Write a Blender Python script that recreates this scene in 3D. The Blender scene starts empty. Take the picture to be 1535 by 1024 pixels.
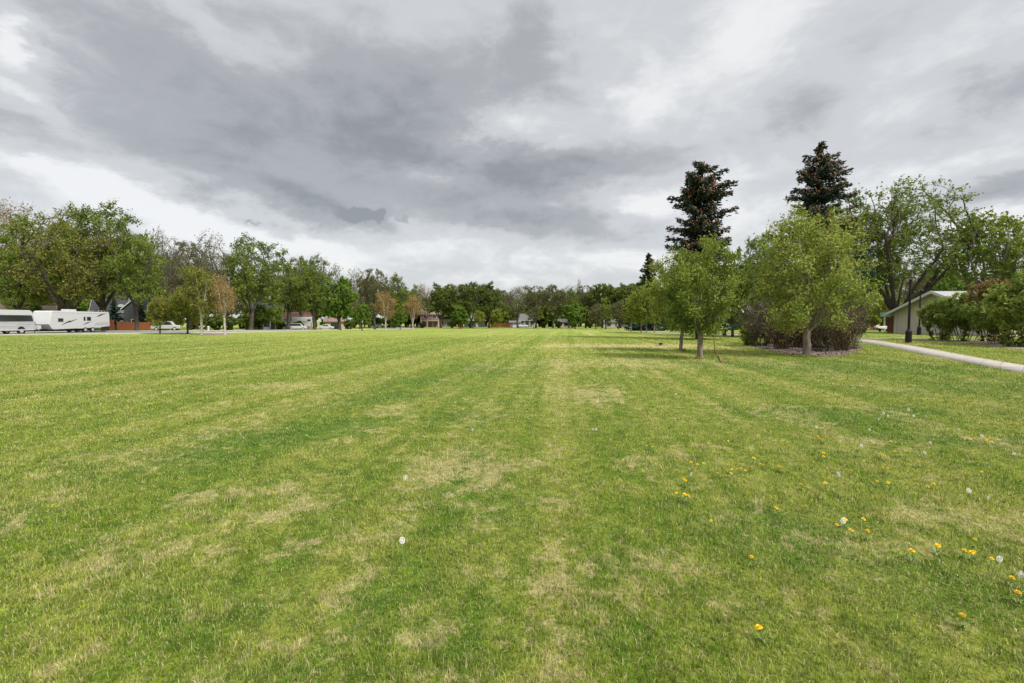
import bpy, bmesh, math, random
import numpy as np
from mathutils import Vector, Matrix
R = math.radians
SC = bpy.context.scene
COL = SC.collection

# ------------------------------------------------------------------ camera
F, CX, CY, HZ, CAMH = 725.0, 767.5, 512.0, 480.0, 1.7
TILT = math.atan((CY - HZ) / F)
cam = bpy.data.cameras.new('camera')
cam.lens = 36 * F / 1535; cam.sensor_width = 36; cam.clip_end = 3000; cam.clip_start = 0.05
camo = bpy.data.objects.new('camera', cam); COL.objects.link(camo)
camo.location = (0, 0, CAMH); camo.rotation_euler = (math.pi / 2 - TILT, 0, 0)
SC.camera = camo

# ------------------------------------------------------------------ exposure, sky, sun
SC.view_settings.view_transform = 'Standard'; SC.view_settings.look = 'None'
EXPO = 1.75
SC.view_settings.exposure = EXPO; SC.view_settings.gamma = 1
SUN_EL, SUN_AZ = 48.0, 128.0      # azimuth clockwise from +Y: high and behind the camera to the right, through cloud
SUN_PARENT = bpy.data.lights.new('sun', 'SUN'); SUN_PARENT.energy = 1.5; SUN_PARENT.angle = R(10)
SUN_PARENT.color = (1.0, 0.95, 0.86)
suno = bpy.data.objects.new('sun', SUN_PARENT); COL.objects.link(suno)
sd = Vector((math.sin(R(SUN_AZ)) * math.cos(R(SUN_EL)), math.cos(R(SUN_AZ)) * math.cos(R(SUN_EL)), math.sin(R(SUN_EL))))
suno.rotation_euler = sd.to_track_quat('Z', 'Y').to_euler(); suno.location = (0, 0, 60)

def px_angles(px, py):
    """azimuth and elevation of a direction in the sky"""
    v = Vector(((px - CX) / F, 1.0, -(py - CY) / F)).normalized()
    c, s = math.cos(-TILT), math.sin(-TILT)
    y, z = v.y * c - v.z * s, v.y * s + v.z * c
    return math.atan2(v.x, y), math.asin(z)

class NT:
    def __init__(s, nt): s.nt = nt
    def n(s, typ, **kw):
        nd = s.nt.nodes.new(typ)
        for k, v in kw.items(): setattr(nd, k, v)
        return nd
    def put(s, nd, i, v):
        if v is None: return
        if isinstance(v, bpy.types.NodeSocket): s.nt.links.new(v, nd.inputs[i])
        else: nd.inputs[i].default_value = v
    def m(s, op, a, b=None, c=None, clamp=False):
        nd = s.n('ShaderNodeMath', operation=op, use_clamp=clamp)
        s.put(nd, 0, a); s.put(nd, 1, b); s.put(nd, 2, c)
        return nd.outputs[0]
    def v(s, op, a, b=None, out=0):
        nd = s.n('ShaderNodeVectorMath', operation=op)
        s.put(nd, 0, a); s.put(nd, 1, b)
        return nd.outputs[out]
    def comb(s, x, y, z=0.0):
        nd = s.n('ShaderNodeCombineXYZ'); s.put(nd, 0, x); s.put(nd, 1, y); s.put(nd, 2, z)
        return nd.outputs[0]
    def sep(s, v):
        nd = s.n('ShaderNodeSeparateXYZ'); s.put(nd, 0, v); return nd.outputs
    def noise(s, vec, scale, detail=3, rough=0.5, dim='3D', dist=0.0, col=False):
        nd = s.n('ShaderNodeTexNoise', noise_dimensions=dim)
        s.put(nd, 'Vector', vec); nd.inputs['Scale'].default_value = scale
        nd.inputs['Detail'].default_value = detail; nd.inputs['Roughness'].default_value = rough
        nd.inputs['Distortion'].default_value = dist
        return nd.outputs['Color' if col else 'Fac']
    def smooth(s, x, a, b, lo=0.0, hi=1.0):
        nd = s.n('ShaderNodeMapRange', interpolation_type='SMOOTHSTEP')
        s.put(nd, 0, x); s.put(nd, 1, a); s.put(nd, 2, b); s.put(nd, 3, lo); s.put(nd, 4, hi)
        return nd.outputs[0]
    def mix(s, f, a, b, blend='MIX'):
        nd = s.n('ShaderNodeMix', data_type='RGBA', blend_type=blend)
        s.put(nd, 0, f)
        for i, c in ((6, a), (7, b)):
            if isinstance(c, tuple) and len(c) == 3: c = c + (1,)
            s.put(nd, i, c)
        return nd.outputs[2]
    def gauss(s, vec, loc, scl, rot=0.0):
        mp = s.n('ShaderNodeMapping', vector_type='TEXTURE')
        s.put(mp, 0, vec)
        mp.inputs['Location'].default_value = (loc[0], loc[1], 0)
        mp.inputs['Rotation'].default_value = (0, 0, rot)
        mp.inputs['Scale'].default_value = (scl[0], scl[1], 1)
        d = s.v('DOT_PRODUCT', mp.outputs[0], mp.outputs[0], out=1)
        return s.m('EXPONENT', s.m('MULTIPLY', d, -1.0))

def lin(c):
    return tuple(((x / 255) / 12.92 if x / 255 <= 0.04045 else ((x / 255 + 0.055) / 1.055) ** 2.4) for x in c)

world = bpy.data.worlds.new('World'); SC.world = world; world.use_nodes = True
w = NT(world.node_tree); world.node_tree.nodes.clear()
tc = w.n('ShaderNodeTexCoord').outputs['Generated']
dx, dy, dz = w.sep(tc)
az = w.m('ARCTAN2', dx, dy); el = w.m('ARCSINE', dz)
# domain warp so that cloud masses have torn edges
wn = w.noise(w.v('MULTIPLY', tc, (1, 1, 2.2)), 3.6, 8, 0.64, col=True)
wv = w.v('MULTIPLY', w.v('SUBTRACT', wn, (0.5, 0.5, 0.5)), (0.27, 0.15, 0.0))
ang = w.v('ADD', w.comb(az, el), wv)
ang_s = w.v('ADD', w.comb(az, el), w.v('MULTIPLY', w.v('SUBTRACT', w.noise(tc, 26, 4, 0.6, col=True), (0.5, 0.5, 0.5)), (0.06, 0.05, 0)))
# (x, y, radius x, radius y, tilt in degrees, strength, crisp)
CLOUDS = [
    (520, 175, 400, 120, -16, -0.36), (330, 200, 190, 90, -20, -0.16), (690, 120, 190, 110, 0, -0.24), (810, 80, 70, 90, 0, -0.20),
    (120, 60, 120, 70, -25, -0.12), (590, 215, 210, 60, -8, -0.20), (420, 250, 160, 40, -12, -0.12), (60, 195, 130, 28, -12, -0.18),
    (340, 62, 130, 26, -26, 0.30), (425, 78, 40, 20, 0, 0.16), (10, 60, 40, 30, -30, 0.35), (55, 98, 40, 22, -30, 0.36), (40, 150, 70, 18, -20, 0.30),
    (60, 240, 170, 22, -12, 0.26), (240, 300, 170, 24, -20, 0.28), (400, 350, 150, 20, -12, 0.22), (120, 290, 160, 34, -5, 0.10), (180, 330, 300, 50, 0, 0.02),
    (480, 312, 110, 20, -12, -0.34), (340, 268, 120, 30, -20, -0.22),
    (672, 262, 46, 14, 0, 0.34), (790, 188, 70, 30, -10, 0.50), (760, 210, 60, 18, 0, 0.26), (945, 150, 60, 26, 15, 0.28), (980, 303, 55, 22, 10, 0.42), (905, 300, 60, 16, 0, 0.14),
    (860, 250, 130, 20, 4, -0.24), (800, 262, 90, 18, 0, -0.08), (770, 325, 100, 14, 0, -0.28), (905, 340, 130, 26, -6, -0.20), (1010, 235, 60, 30, 0, -0.10),
    (890, 40, 50, 70, 0, 0.12), (1140, 60, 110, 60, 25, 0.26), (1080, 150, 110, 50, 0, 0.06), (1190, 165, 70, 34, 0, -0.20), (1340, 150, 140, 40, 10, 0.16), (1120, 200, 90, 40, 0, -0.12),
    (1330, 60, 140, 50, 10, -0.08), (1535, 125, 150, 40, -6, -0.36), (1500, 285, 100, 28, 8, -0.42), (1380, 205, 80, 18, -4, -0.16), (1420, 240, 150, 24, 10, 0.14), (1100, 265, 80, 40, 0, 0.16), (1330, 265, 70, 40, 0, 0.10),
    (1120, 330, 120, 40, 0, 0.15), (1540, 330, 80, 18, 0, 0.30), (1500, 20, 120, 40, 0, 0.15),
    (700, 390, 330, 40, 0, 0.16), (560, 375, 160, 24, 0, 0.10), (980, 395, 160, 24, 0, 0.20),
]
acc = None
for (px, py, rx, ry, tl, st) in CLOUDS:
    a, e = px_angles(px, py)
    ca = math.cos(a)
    g = w.gauss(ang, (a, e), (rx / F * ca * ca, ry / F * ca), R(tl))
    acc = w.m('MULTIPLY_ADD', g, st, 0.70 if acc is None else acc)
for (px, py, rx, ry, tl, st) in [(534, 322, 27, 11, 4, -0.60), (573, 321, 13, 13, 20, -0.56), (556, 323, 14, 7, 0, -0.3), (604, 325, 9, 7, 0, -0.22), (375, 333, 12, 3, 0, -0.25)]:
    a, e = px_angles(px, py); ca = math.cos(a)
    g = w.smooth(w.gauss(ang_s, (a, e), (rx / F * ca * ca, ry / F * ca), R(tl)), 0.10, 0.95)
    acc = w.m('MULTIPLY_ADD', g, st, acc)
inv = w.m('DIVIDE', 1.0, w.m('ADD', w.m('MAXIMUM', dz, 0.0), 0.22))
plane = w.v('SCALE', tc); w.nt.links.new(inv, plane.node.inputs['Scale'])
fb = w.noise(plane, 1.5, 8, 0.55, dist=0.35)
fb2 = w.noise(w.v('MULTIPLY', tc, (1, 1, 2.0)), 10, 8, 0.62, dist=0.5)
fb3 = w.noise(w.v('MULTIPLY', plane, (1.0, 0.8, 1)), 4.2, 9, 0.60, dist=0.6)
acc = w.m('MULTIPLY_ADD', w.m('SUBTRACT', fb, 0.5), 0.56, acc)
acc = w.m('MULTIPLY_ADD', w.m('SUBTRACT', fb2, 0.5), 0.50, acc)
acc = w.m('MULTIPLY_ADD', w.m('SUBTRACT', fb3, 0.5), 0.36, acc)
rp = w.n('ShaderNodeValToRGB'); w.put(rp, 0, acc)
cr = rp.color_ramp; cr.interpolation = 'EASE'
cr.elements[0].position = 0.0; cr.elements[0].color = lin((146, 149, 153)) + (1,)
cr.elements[1].position = 1.0; cr.elements[1].color = lin((240, 240, 240)) + (1,)
e_ = cr.elements.new(0.32); e_.color = lin((173, 175, 178)) + (1,)
e_ = cr.elements.new(0.66); e_.color = lin((207, 209, 211)) + (1,)
# an overcast sky is brightest overhead and round the veiled sun, both out of frame
zen = w.smooth(dz, 0.58, 0.92, 1.0, 2.3)
back = w.smooth(dy, 0.25, -0.7, 1.0, 1.25)
gain = w.m('MULTIPLY', w.m('MULTIPLY', zen, back), 10.0 / 2 ** EXPO)
clouds = w.mix(1.0, rp.outputs[0], w.comb(gain, gain, gain), 'MULTIPLY')
nis = w.n('ShaderNodeTexSky', sky_type='NISHITA')
nis.sun_disc = False; nis.sun_elevation = R(SUN_EL); nis.sun_rotation = R(SUN_AZ)
skyc = w.mix(0.96, nis.outputs[0], clouds)
bg = w.n('ShaderNodeBackground'); w.put(bg, 0, skyc); bg.inputs[1].default_value = 0.1
wo = w.n('ShaderNodeOutputWorld'); w.nt.links.new(bg.outputs[0], wo.inputs[0])

# ------------------------------------------------------------------ helpers
def S(t):
    t = np.clip(t, 0, 1); return t * t * (3 - 2 * t)
def terr(x, y):
    return -1.3 * S((np.asarray(y, float) - 62) / 108.0)
def at(px, Y):
    x = (px - CX) / F * Y
    return Vector((x, Y, float(terr(x, Y))))
def gp(px, py, h=0.0):
    """point at height h over the flat near lawn"""
    phi = TILT + math.atan((py - CY) / F)
    Y = (CAMH - h) / math.tan(phi)
    d = math.hypot(1, (py - CY) / F)
    k = (CAMH - h) / math.sin(phi) / d
    return Vector(((px - CX) / F * k, Y, 0))
def hgt(py, Y):
    return CAMH + (HZ - py) / F * Y

def tag(o, label=None, cat=None, group=None, kind=None):
    if label: o['label'] = label
    if cat: o['category'] = cat
    if group: o['group'] = group
    if kind: o['kind'] = kind
    return o
def link(name, data, parent=None, loc=None, rz=None):
    o = bpy.data.objects.new(name, data); COL.objects.link(o)
    if parent: o.parent = parent
    if loc is not None: o.location = loc
    if rz is not None: o.rotation_euler = (0, 0, rz)
    return o
def empty(name, label, cat, loc=(0, 0, 0), rz=0.0, group=None):
    o = link(name, None, None, loc, rz); o.empty_display_size = 0.2
    return tag(o, label, cat, group)
def copy_tree(o, parent=None):
    c = o.copy(); COL.objects.link(c); c.parent = parent
    for ch in list(o.children): copy_tree(ch, c)
    return c

def np_mesh(name, V, faces, mats, mi=None, attrs=None, smooth=False):
    """faces: list of int arrays (n,3) or (n,4)"""
    me = bpy.data.meshes.new(name)
    V = np.asarray(V, np.float32)
    me.vertices.add(len(V)); me.vertices.foreach_set('co', V.ravel())
    nl = sum(f.size for f in faces); nf = sum(len(f) for f in faces)
    me.loops.add(nl); me.polygons.add(nf)
    me.loops.foreach_set('vertex_index', np.concatenate([f.ravel() for f in faces]).astype(np.int32))
    tot = np.concatenate([np.full(len(f), f.shape[1]) for f in faces])
    st = np.concatenate([[0], np.cumsum(tot)[:-1]]).astype(np.int32)
    me.polygons.foreach_set('loop_start', st)
    if mi is not None: me.polygons.foreach_set('material_index', np.asarray(mi, np.int32))
    if smooth is not False: me.polygons.foreach_set('use_smooth', np.ones(nf, bool) if smooth is True else np.asarray(smooth, bool))
    for m_ in mats: me.materials.append(m_)
    for k, (dom, arr) in (attrs or {}).items():
        a = me.attributes.new(k, 'FLOAT', dom); a.data.foreach_set('value', np.asarray(arr, np.float32))
    me.update(calc_edges=True)
    return me

class MB:
    """collects shapes into one mesh"""
    def __init__(s): s.bm = bmesh.new()
    def box(s, c, d, rz=0.0, bev=0.0):
        r = bmesh.ops.create_cube(s.bm, size=1.0)
        M = Matrix.Translation(c) @ Matrix.Rotation(rz, 4, 'Z') @ Matrix.Diagonal((d[0], d[1], d[2], 1))
        bmesh.ops.transform(s.bm, matrix=M, verts=r['verts'])
        if bev > 0:
            es = list({e for v in r['verts'] for e in v.link_edges})
            bmesh.ops.bevel(s.bm, geom=es, offset=bev, segments=2, profile=0.5, affect='EDGES')
        return s
    def cyl(s, p0, p1, r0, r1=None, k=12):
        p0, p1 = Vector(p0), Vector(p1); d = p1 - p0
        r = bmesh.ops.create_cone(s.bm, cap_ends=True, segments=k, radius1=r0, radius2=r0 if r1 is None else r1, depth=d.length)
        M = Matrix.Translation((p0 + p1) / 2) @ d.to_track_quat('Z', 'Y').to_matrix().to_4x4()
        bmesh.ops.transform(s.bm, matrix=M, verts=r['verts']); return s
    def tube(s, pts, rad, k=8):
        pts = [Vector(p) for p in pts]; rad = rad if isinstance(rad, (list, tuple)) else [rad] * len(pts)
        rings = []
        for i, p in enumerate(pts):
            d = (pts[min(i + 1, len(pts) - 1)] - pts[max(i - 1, 0)]).normalized()
            a = d.cross(Vector((0.83, 0.55, 0.1))).normalized(); b = d.cross(a)
            rings.append([s.bm.verts.new(p + (a * math.cos(2 * math.pi * j / k) + b * math.sin(2 * math.pi * j / k)) * rad[i]) for j in range(k)])
        for q in range(len(rings) - 1):
            for j in range(k):
                s.bm.faces.new((rings[q][j], rings[q][(j + 1) % k], rings[q + 1][(j + 1) % k], rings[q + 1][j]))
        s.bm.faces.new(rings[0][::-1]); s.bm.faces.new(rings[-1]); return s
    def lathe(s, prof, c=(0, 0, 0), k=20):
        c = Vector(c); rings = []
        for r, z in prof:
            rings.append([s.bm.verts.new(c + Vector((r * math.cos(2 * math.pi * j / k), r * math.sin(2 * math.pi * j / k), z))) for j in range(k)])
        for q in range(len(rings) - 1):
            for j in range(k):
                s.bm.faces.new((rings[q][j], rings[q][(j + 1) % k], rings[q + 1][(j + 1) % k], rings[q + 1][j]))
        s.bm.faces.new(rings[0][::-1]); s.bm.faces.new(rings[-1]); return s
    def prism(s, prof, x0, x1, axis='x', bev=0.0):
        """prof: (u, z) outline extruded from x0 to x1 along the axis"""
        def P(t, u, z): return (t, u, z) if axis == 'x' else (u, t, z)
        a = [s.bm.verts.new(P(x0, u, z)) for u, z in prof]; b = [s.bm.verts.new(P(x1, u, z)) for u, z in prof]
        n = len(prof); fs = [s.bm.faces.new(a[::-1]), s.bm.faces.new(b)]
        for i in range(n): fs.append(s.bm.faces.new((a[i], a[(i + 1) % n], b[(i + 1) % n], b[i])))
        bmesh.ops.recalc_face_normals(s.bm, faces=fs)
        if bev > 0:
            es = list({e for f in fs for e in f.edges})
            bmesh.ops.bevel(s.bm, geom=es, offset=bev, segments=2, profile=0.5, affect='EDGES')
        return s
    def mesh(s, name, m):
        bmesh.ops.recalc_face_normals(s.bm, faces=s.bm.faces)
        me = bpy.data.meshes.new(name); s.bm.to_mesh(me); s.bm.free(); me.materials.append(m); return me
    def build(s, name, m, parent=None, loc=None, rz=None):
        return link(name, s.mesh(name, m), parent, loc, rz)

# ------------------------------------------------------------------ materials
def new_mat(name):
    m = bpy.data.materials.new(name); m.use_nodes = True; m.node_tree.nodes.clear()
    return m, NT(m.node_tree)
def finish(t, sh, disp=None):
    o = t.n('ShaderNodeOutputMaterial'); t.nt.links.new(sh, o.inputs[0])
def mat(name, col, rough=0.7, var=0.18, scale=4.0, metal=0.0, bump=0.0, stretch=(1, 1, 1), spec=0.4):
    m, t = new_mat(name)
    tcn = t.n('ShaderNodeTexCoord').outputs['Object']
    nz = t.noise(t.v('MULTIPLY', tcn, stretch), scale, 5, 0.6)
    f = t.smooth(nz, 0.25, 0.75, 1 - var, 1 + var)
    c = t.mix(1.0, col, t.comb(f, f, f), 'MULTIPLY')
    b = t.n('ShaderNodeBsdfPrincipled')
    t.put(b, 'Base Color', c); b.inputs['Roughness'].default_value = rough; b.inputs['Metallic'].default_value = metal
    b.inputs['Specular IOR Level'].default_value = spec
    if bump:
        bp = t.n('ShaderNodeBump'); bp.inputs['Strength'].default_value = bump; bp.inputs['Distance'].default_value = 0.03
        t.put(bp, 'Height', nz); t.put(b, 'Normal', bp.outputs[0])
    finish(t, b.outputs[0]); return m
def bark(name, c0, c1, stretch=(6, 6, 0.9)):
    m, t = new_mat(name)
    p = t.n('ShaderNodeTexCoord').outputs['Object']
    nz = t.noise(t.v('MULTIPLY', p, stretch), 1.6, 6, 0.65)
    c = t.mix(t.smooth(nz, 0.3, 0.7), c0, c1)
    b = t.n('ShaderNodeBsdfPrincipled'); t.put(b, 'Base Color', c); b.inputs['Roughness'].default_value = 0.9
    b.inputs['Specular IOR Level'].default_value = 0.15
    bp = t.n('ShaderNodeBump'); bp.inputs['Strength'].default_value = 0.6; bp.inputs['Distance'].default_value = 0.04
    t.put(bp, 'Height', nz); t.put(b, 'Normal', bp.outputs[0])
    finish(t, b.outputs[0]); return m
def leafm(name, cols, trans=0.42, rough=0.6, gain=(1.95, 1.75, 1.6), spec=0.25):
    """cols: colours the leaves of this kind take, picked per leaf"""
    m, t = new_mat(name)
    a = t.n('ShaderNodeAttribute', attribute_name='tint').outputs['Fac']
    cols = [(c[0] * gain[0], c[1] * gain[1], c[2] * gain[2]) for c in cols]
    rp = t.n('ShaderNodeValToRGB'); t.put(rp, 0, a)
    cr = rp.color_ramp
    cr.elements[0].color = cols[0] + (1,); cr.elements[1].color = cols[-1] + (1,)
    for i in range(1, len(cols) - 1): cr.elements.new(i / (len(cols) - 1)).color = cols[i] + (1,)
    b = t.n('ShaderNodeBsdfPrincipled'); t.put(b, 'Base Color', rp.outputs[0]); b.inputs['Roughness'].default_value = rough
    b.inputs['Specular IOR Level'].default_value = spec
    tr = t.n('ShaderNodeBsdfTranslucent'); t.put(tr, 0, rp.outputs[0])
    mx = t.n('ShaderNodeMixShader'); mx.inputs[0].default_value = trans
    t.nt.links.new(b.outputs[0], mx.inputs[1]); t.nt.links.new(tr.outputs[0], mx.inputs[2])
    finish(t, mx.outputs[0]); return m

def ground_spots(pts): return [((gp(px, py).x, gp(px, py).y), rx, ry, ro) for px, py, rx, ry, ro in pts]
STRAW = [(272, 746, .22, .10, .3), (140, 818, .24, .14, .2), (400, 830, .35, .16, .4), (250, 835, .3, .12, .4), (590, 618, .6, .5, .4), (395, 580, 1.2, .7, 0), (640, 940, .18, .10, 0), (380, 735, .45, .25, .4),
         (860, 860, .5, .3, .3), (1000, 850, .55, .25, 0), (960, 700, .7, .3, 1.3), (900, 590, 2.2, .5, 1.4), (930, 545, 4, 2.0, .2), (1000, 520, 7, 2.2, 0), (1400, 770, .5, .2, 0), (930, 950, .3, .15, 0), (1140, 915, .3, .12, .2), (700, 700, .8, .5, .5), (470, 760, .5, .3, .4), (1480, 660, .5, .2, 0), (900, 518, 6, 2, 0), (1395, 517, 2.0, 1.0, -.7), (1480, 540, 2.5, 0.5, -.9)]
LUSH_SHADE = [(45, 778, .55, .18, .5), (300, 690, .8, .5, .5), (410, 655, 1.2, .5, .6), (560, 600, 1.6, .5, .7), (500, 640, 1.2, .4, .7), (700, 560, 5, 1.0, 1.1), (1060, 545, 2.6, 1.6, 0),  # lush patches; those under the near trees also have shade painted in
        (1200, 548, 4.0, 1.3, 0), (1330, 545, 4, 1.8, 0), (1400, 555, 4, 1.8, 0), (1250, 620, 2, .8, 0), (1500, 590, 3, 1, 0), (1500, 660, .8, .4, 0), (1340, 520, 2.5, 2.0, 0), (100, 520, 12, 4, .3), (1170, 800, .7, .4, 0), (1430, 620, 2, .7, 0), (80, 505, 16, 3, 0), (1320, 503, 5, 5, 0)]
def lawn_color(t, pos, extra=None):
    x, y, z = t.sep(pos)
    p = t.comb(x, y, 0.0)
    al = t.m('ADD', t.m('MULTIPLY', x, 0.113), t.m('MULTIPLY', y, 0.994))
    ac = t.m('SUBTRACT', t.m('MULTIPLY', x, 0.994), t.m('MULTIPLY', y, 0.113))
    stripe = t.noise(t.comb(ac, t.m('MULTIPLY', al, 0.022)), 0.9, 4, 0.65, '2D')
    n0 = t.noise(p, 0.13, 4, 0.55, '2D'); n1 = t.noise(p, 0.5, 5, 0.6, '2D', 0.4)
    n2 = t.noise(p, 2.6, 6, 0.7, '2D', 0.5); n3 = t.noise(p, 9.0, 5, 0.7, '2D', 0.4)
    dry = t.m('MULTIPLY', n2, 0.36); dry = t.m('MULTIPLY_ADD', n1, 0.16, dry); dry = t.m('MULTIPLY_ADD', stripe, 0.17, dry)
    dry = t.m('MULTIPLY_ADD', n3, 0.31, dry)
    wp = t.v('ADD', p, t.v('MULTIPLY', t.v('SUBTRACT', t.noise(p, 1.6, 4, 0.6, '2D', col=True), (0.5, 0.5, 0.5)), (0.9, 0.9, 0)))
    acc = None
    for c, rx, ry, ro in ground_spots(STRAW): acc = t.m('MULTIPLY_ADD', t.gauss(wp, c, (rx * 1.0, ry * 1.25), ro), 0.085, dry if acc is None else acc)
    dry = acc
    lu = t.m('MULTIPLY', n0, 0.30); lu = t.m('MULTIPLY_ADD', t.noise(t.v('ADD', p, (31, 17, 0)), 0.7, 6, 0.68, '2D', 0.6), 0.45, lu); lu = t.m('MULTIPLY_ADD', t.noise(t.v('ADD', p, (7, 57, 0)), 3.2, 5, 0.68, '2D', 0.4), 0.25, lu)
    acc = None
    for c, rx, ry, ro in ground_spots(LUSH_SHADE): acc = t.m('MULTIPLY_ADD', t.gauss(wp, c, (rx * 1.2, ry * 1.4), ro), 0.10, lu if acc is None else acc)
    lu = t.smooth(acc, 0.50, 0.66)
    far = t.smooth(y, 8, 90)
    base = t.mix(t.smooth(n2, 0.3, 0.7), (0.145, 0.250, 0.022), (0.280, 0.345, 0.046))
    base = t.mix(t.smooth(stripe, 0.36, 0.62, 0.0, 0.75), base, (0.345, 0.380, 0.070))
    base = t.mix(t.m('MULTIPLY', far, 0.55), base, (0.255, 0.300, 0.062))
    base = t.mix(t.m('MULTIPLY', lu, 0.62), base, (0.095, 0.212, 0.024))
    d = t.smooth(dry, 0.512, 0.605)
    cl = t.smooth(t.noise(p, 6.5, 4, 0.7, '2D', 0.5), 0.3, 0.7, 0.72, 1.24)
    base = t.mix(1.0, base, t.comb(cl, t.m('MULTIPLY_ADD', cl, 0.8, 0.2), cl), 'MULTIPLY')
    c = t.mix(t.m('MULTIPLY', d, 0.80), base, (0.58, 0.515, 0.25))
    return c, d

m_lawn, t = new_mat('lawn_soil')
pos = t.n('ShaderNodeNewGeometry').outputs['Position']
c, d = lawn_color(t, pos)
x, y, z = t.sep(pos)
fine = t.noise(t.comb(x, t.m('MULTIPLY', y, 0.8)), 34.0, 4, 0.7, '2D'); mid = t.noise(t.comb(x, y), 5.0, 5, 0.7, '2D')
k = t.m('MULTIPLY', t.smooth(fine, 0.25, 0.75, 0.62, 1.25), t.smooth(mid, 0.25, 0.75, 0.82, 1.15))
nearf = t.smooth(y, 4, 34, 0.60, 0.88)
k = t.m('MULTIPLY', k, nearf)
c = t.mix(1.0, c, t.comb(k, k, k), 'MULTIPLY')
b = t.n('ShaderNodeBsdfPrincipled'); t.put(b, 'Base Color', c); b.inputs['Roughness'].default_value = 0.9; b.inputs['Specular IOR Level'].default_value = 0.1
bp = t.n('ShaderNodeBump'); bp.inputs['Strength'].default_value = 0.7; bp.inputs['Distance'].default_value = 0.05
t.put(bp, 'Height', t.m('ADD', fine, mid)); t.put(b, 'Normal', bp.outputs[0])
finish(t, b.outputs[0])

m_blade, t = new_mat('grass_blade')
pos = t.n('ShaderNodeNewGeometry').outputs['Position']
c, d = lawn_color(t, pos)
ti = t.n('ShaderNodeAttribute', attribute_name='tint').outputs['Fac']
dr = t.n('ShaderNodeAttribute', attribute_name='dead').outputs['Fac']
k = t.smooth(ti, 0, 1, 0.55, 1.45)
c = t.mix(1.0, c, t.comb(k, k, t.m('MULTIPLY', k, 0.95)), 'MULTIPLY')
deadf = t.smooth(dr, 0.80, 0.84, 0.0, 0.8)
c = t.mix(deadf, c, (0.52, 0.46, 0.23))
livef = t.smooth(dr, 0.12, 0.05, 0.0, 0.55)
c = t.mix(livef, c, (0.09, 0.17, 0.025))
b = t.n('ShaderNodeBsdfPrincipled'); t.put(b, 'Base Color', c); b.inputs['Roughness'].default_value = 0.5; b.inputs['Specular IOR Level'].default_value = 0.3
tr = t.n('ShaderNodeBsdfTranslucent'); t.put(tr, 0, c)
mx = t.n('ShaderNodeMixShader'); mx.inputs[0].default_value = 0.4
t.nt.links.new(b.outputs[0], mx.inputs[1]); t.nt.links.new(tr.outputs[0], mx.inputs[2]); finish(t, mx.outputs[0])

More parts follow.
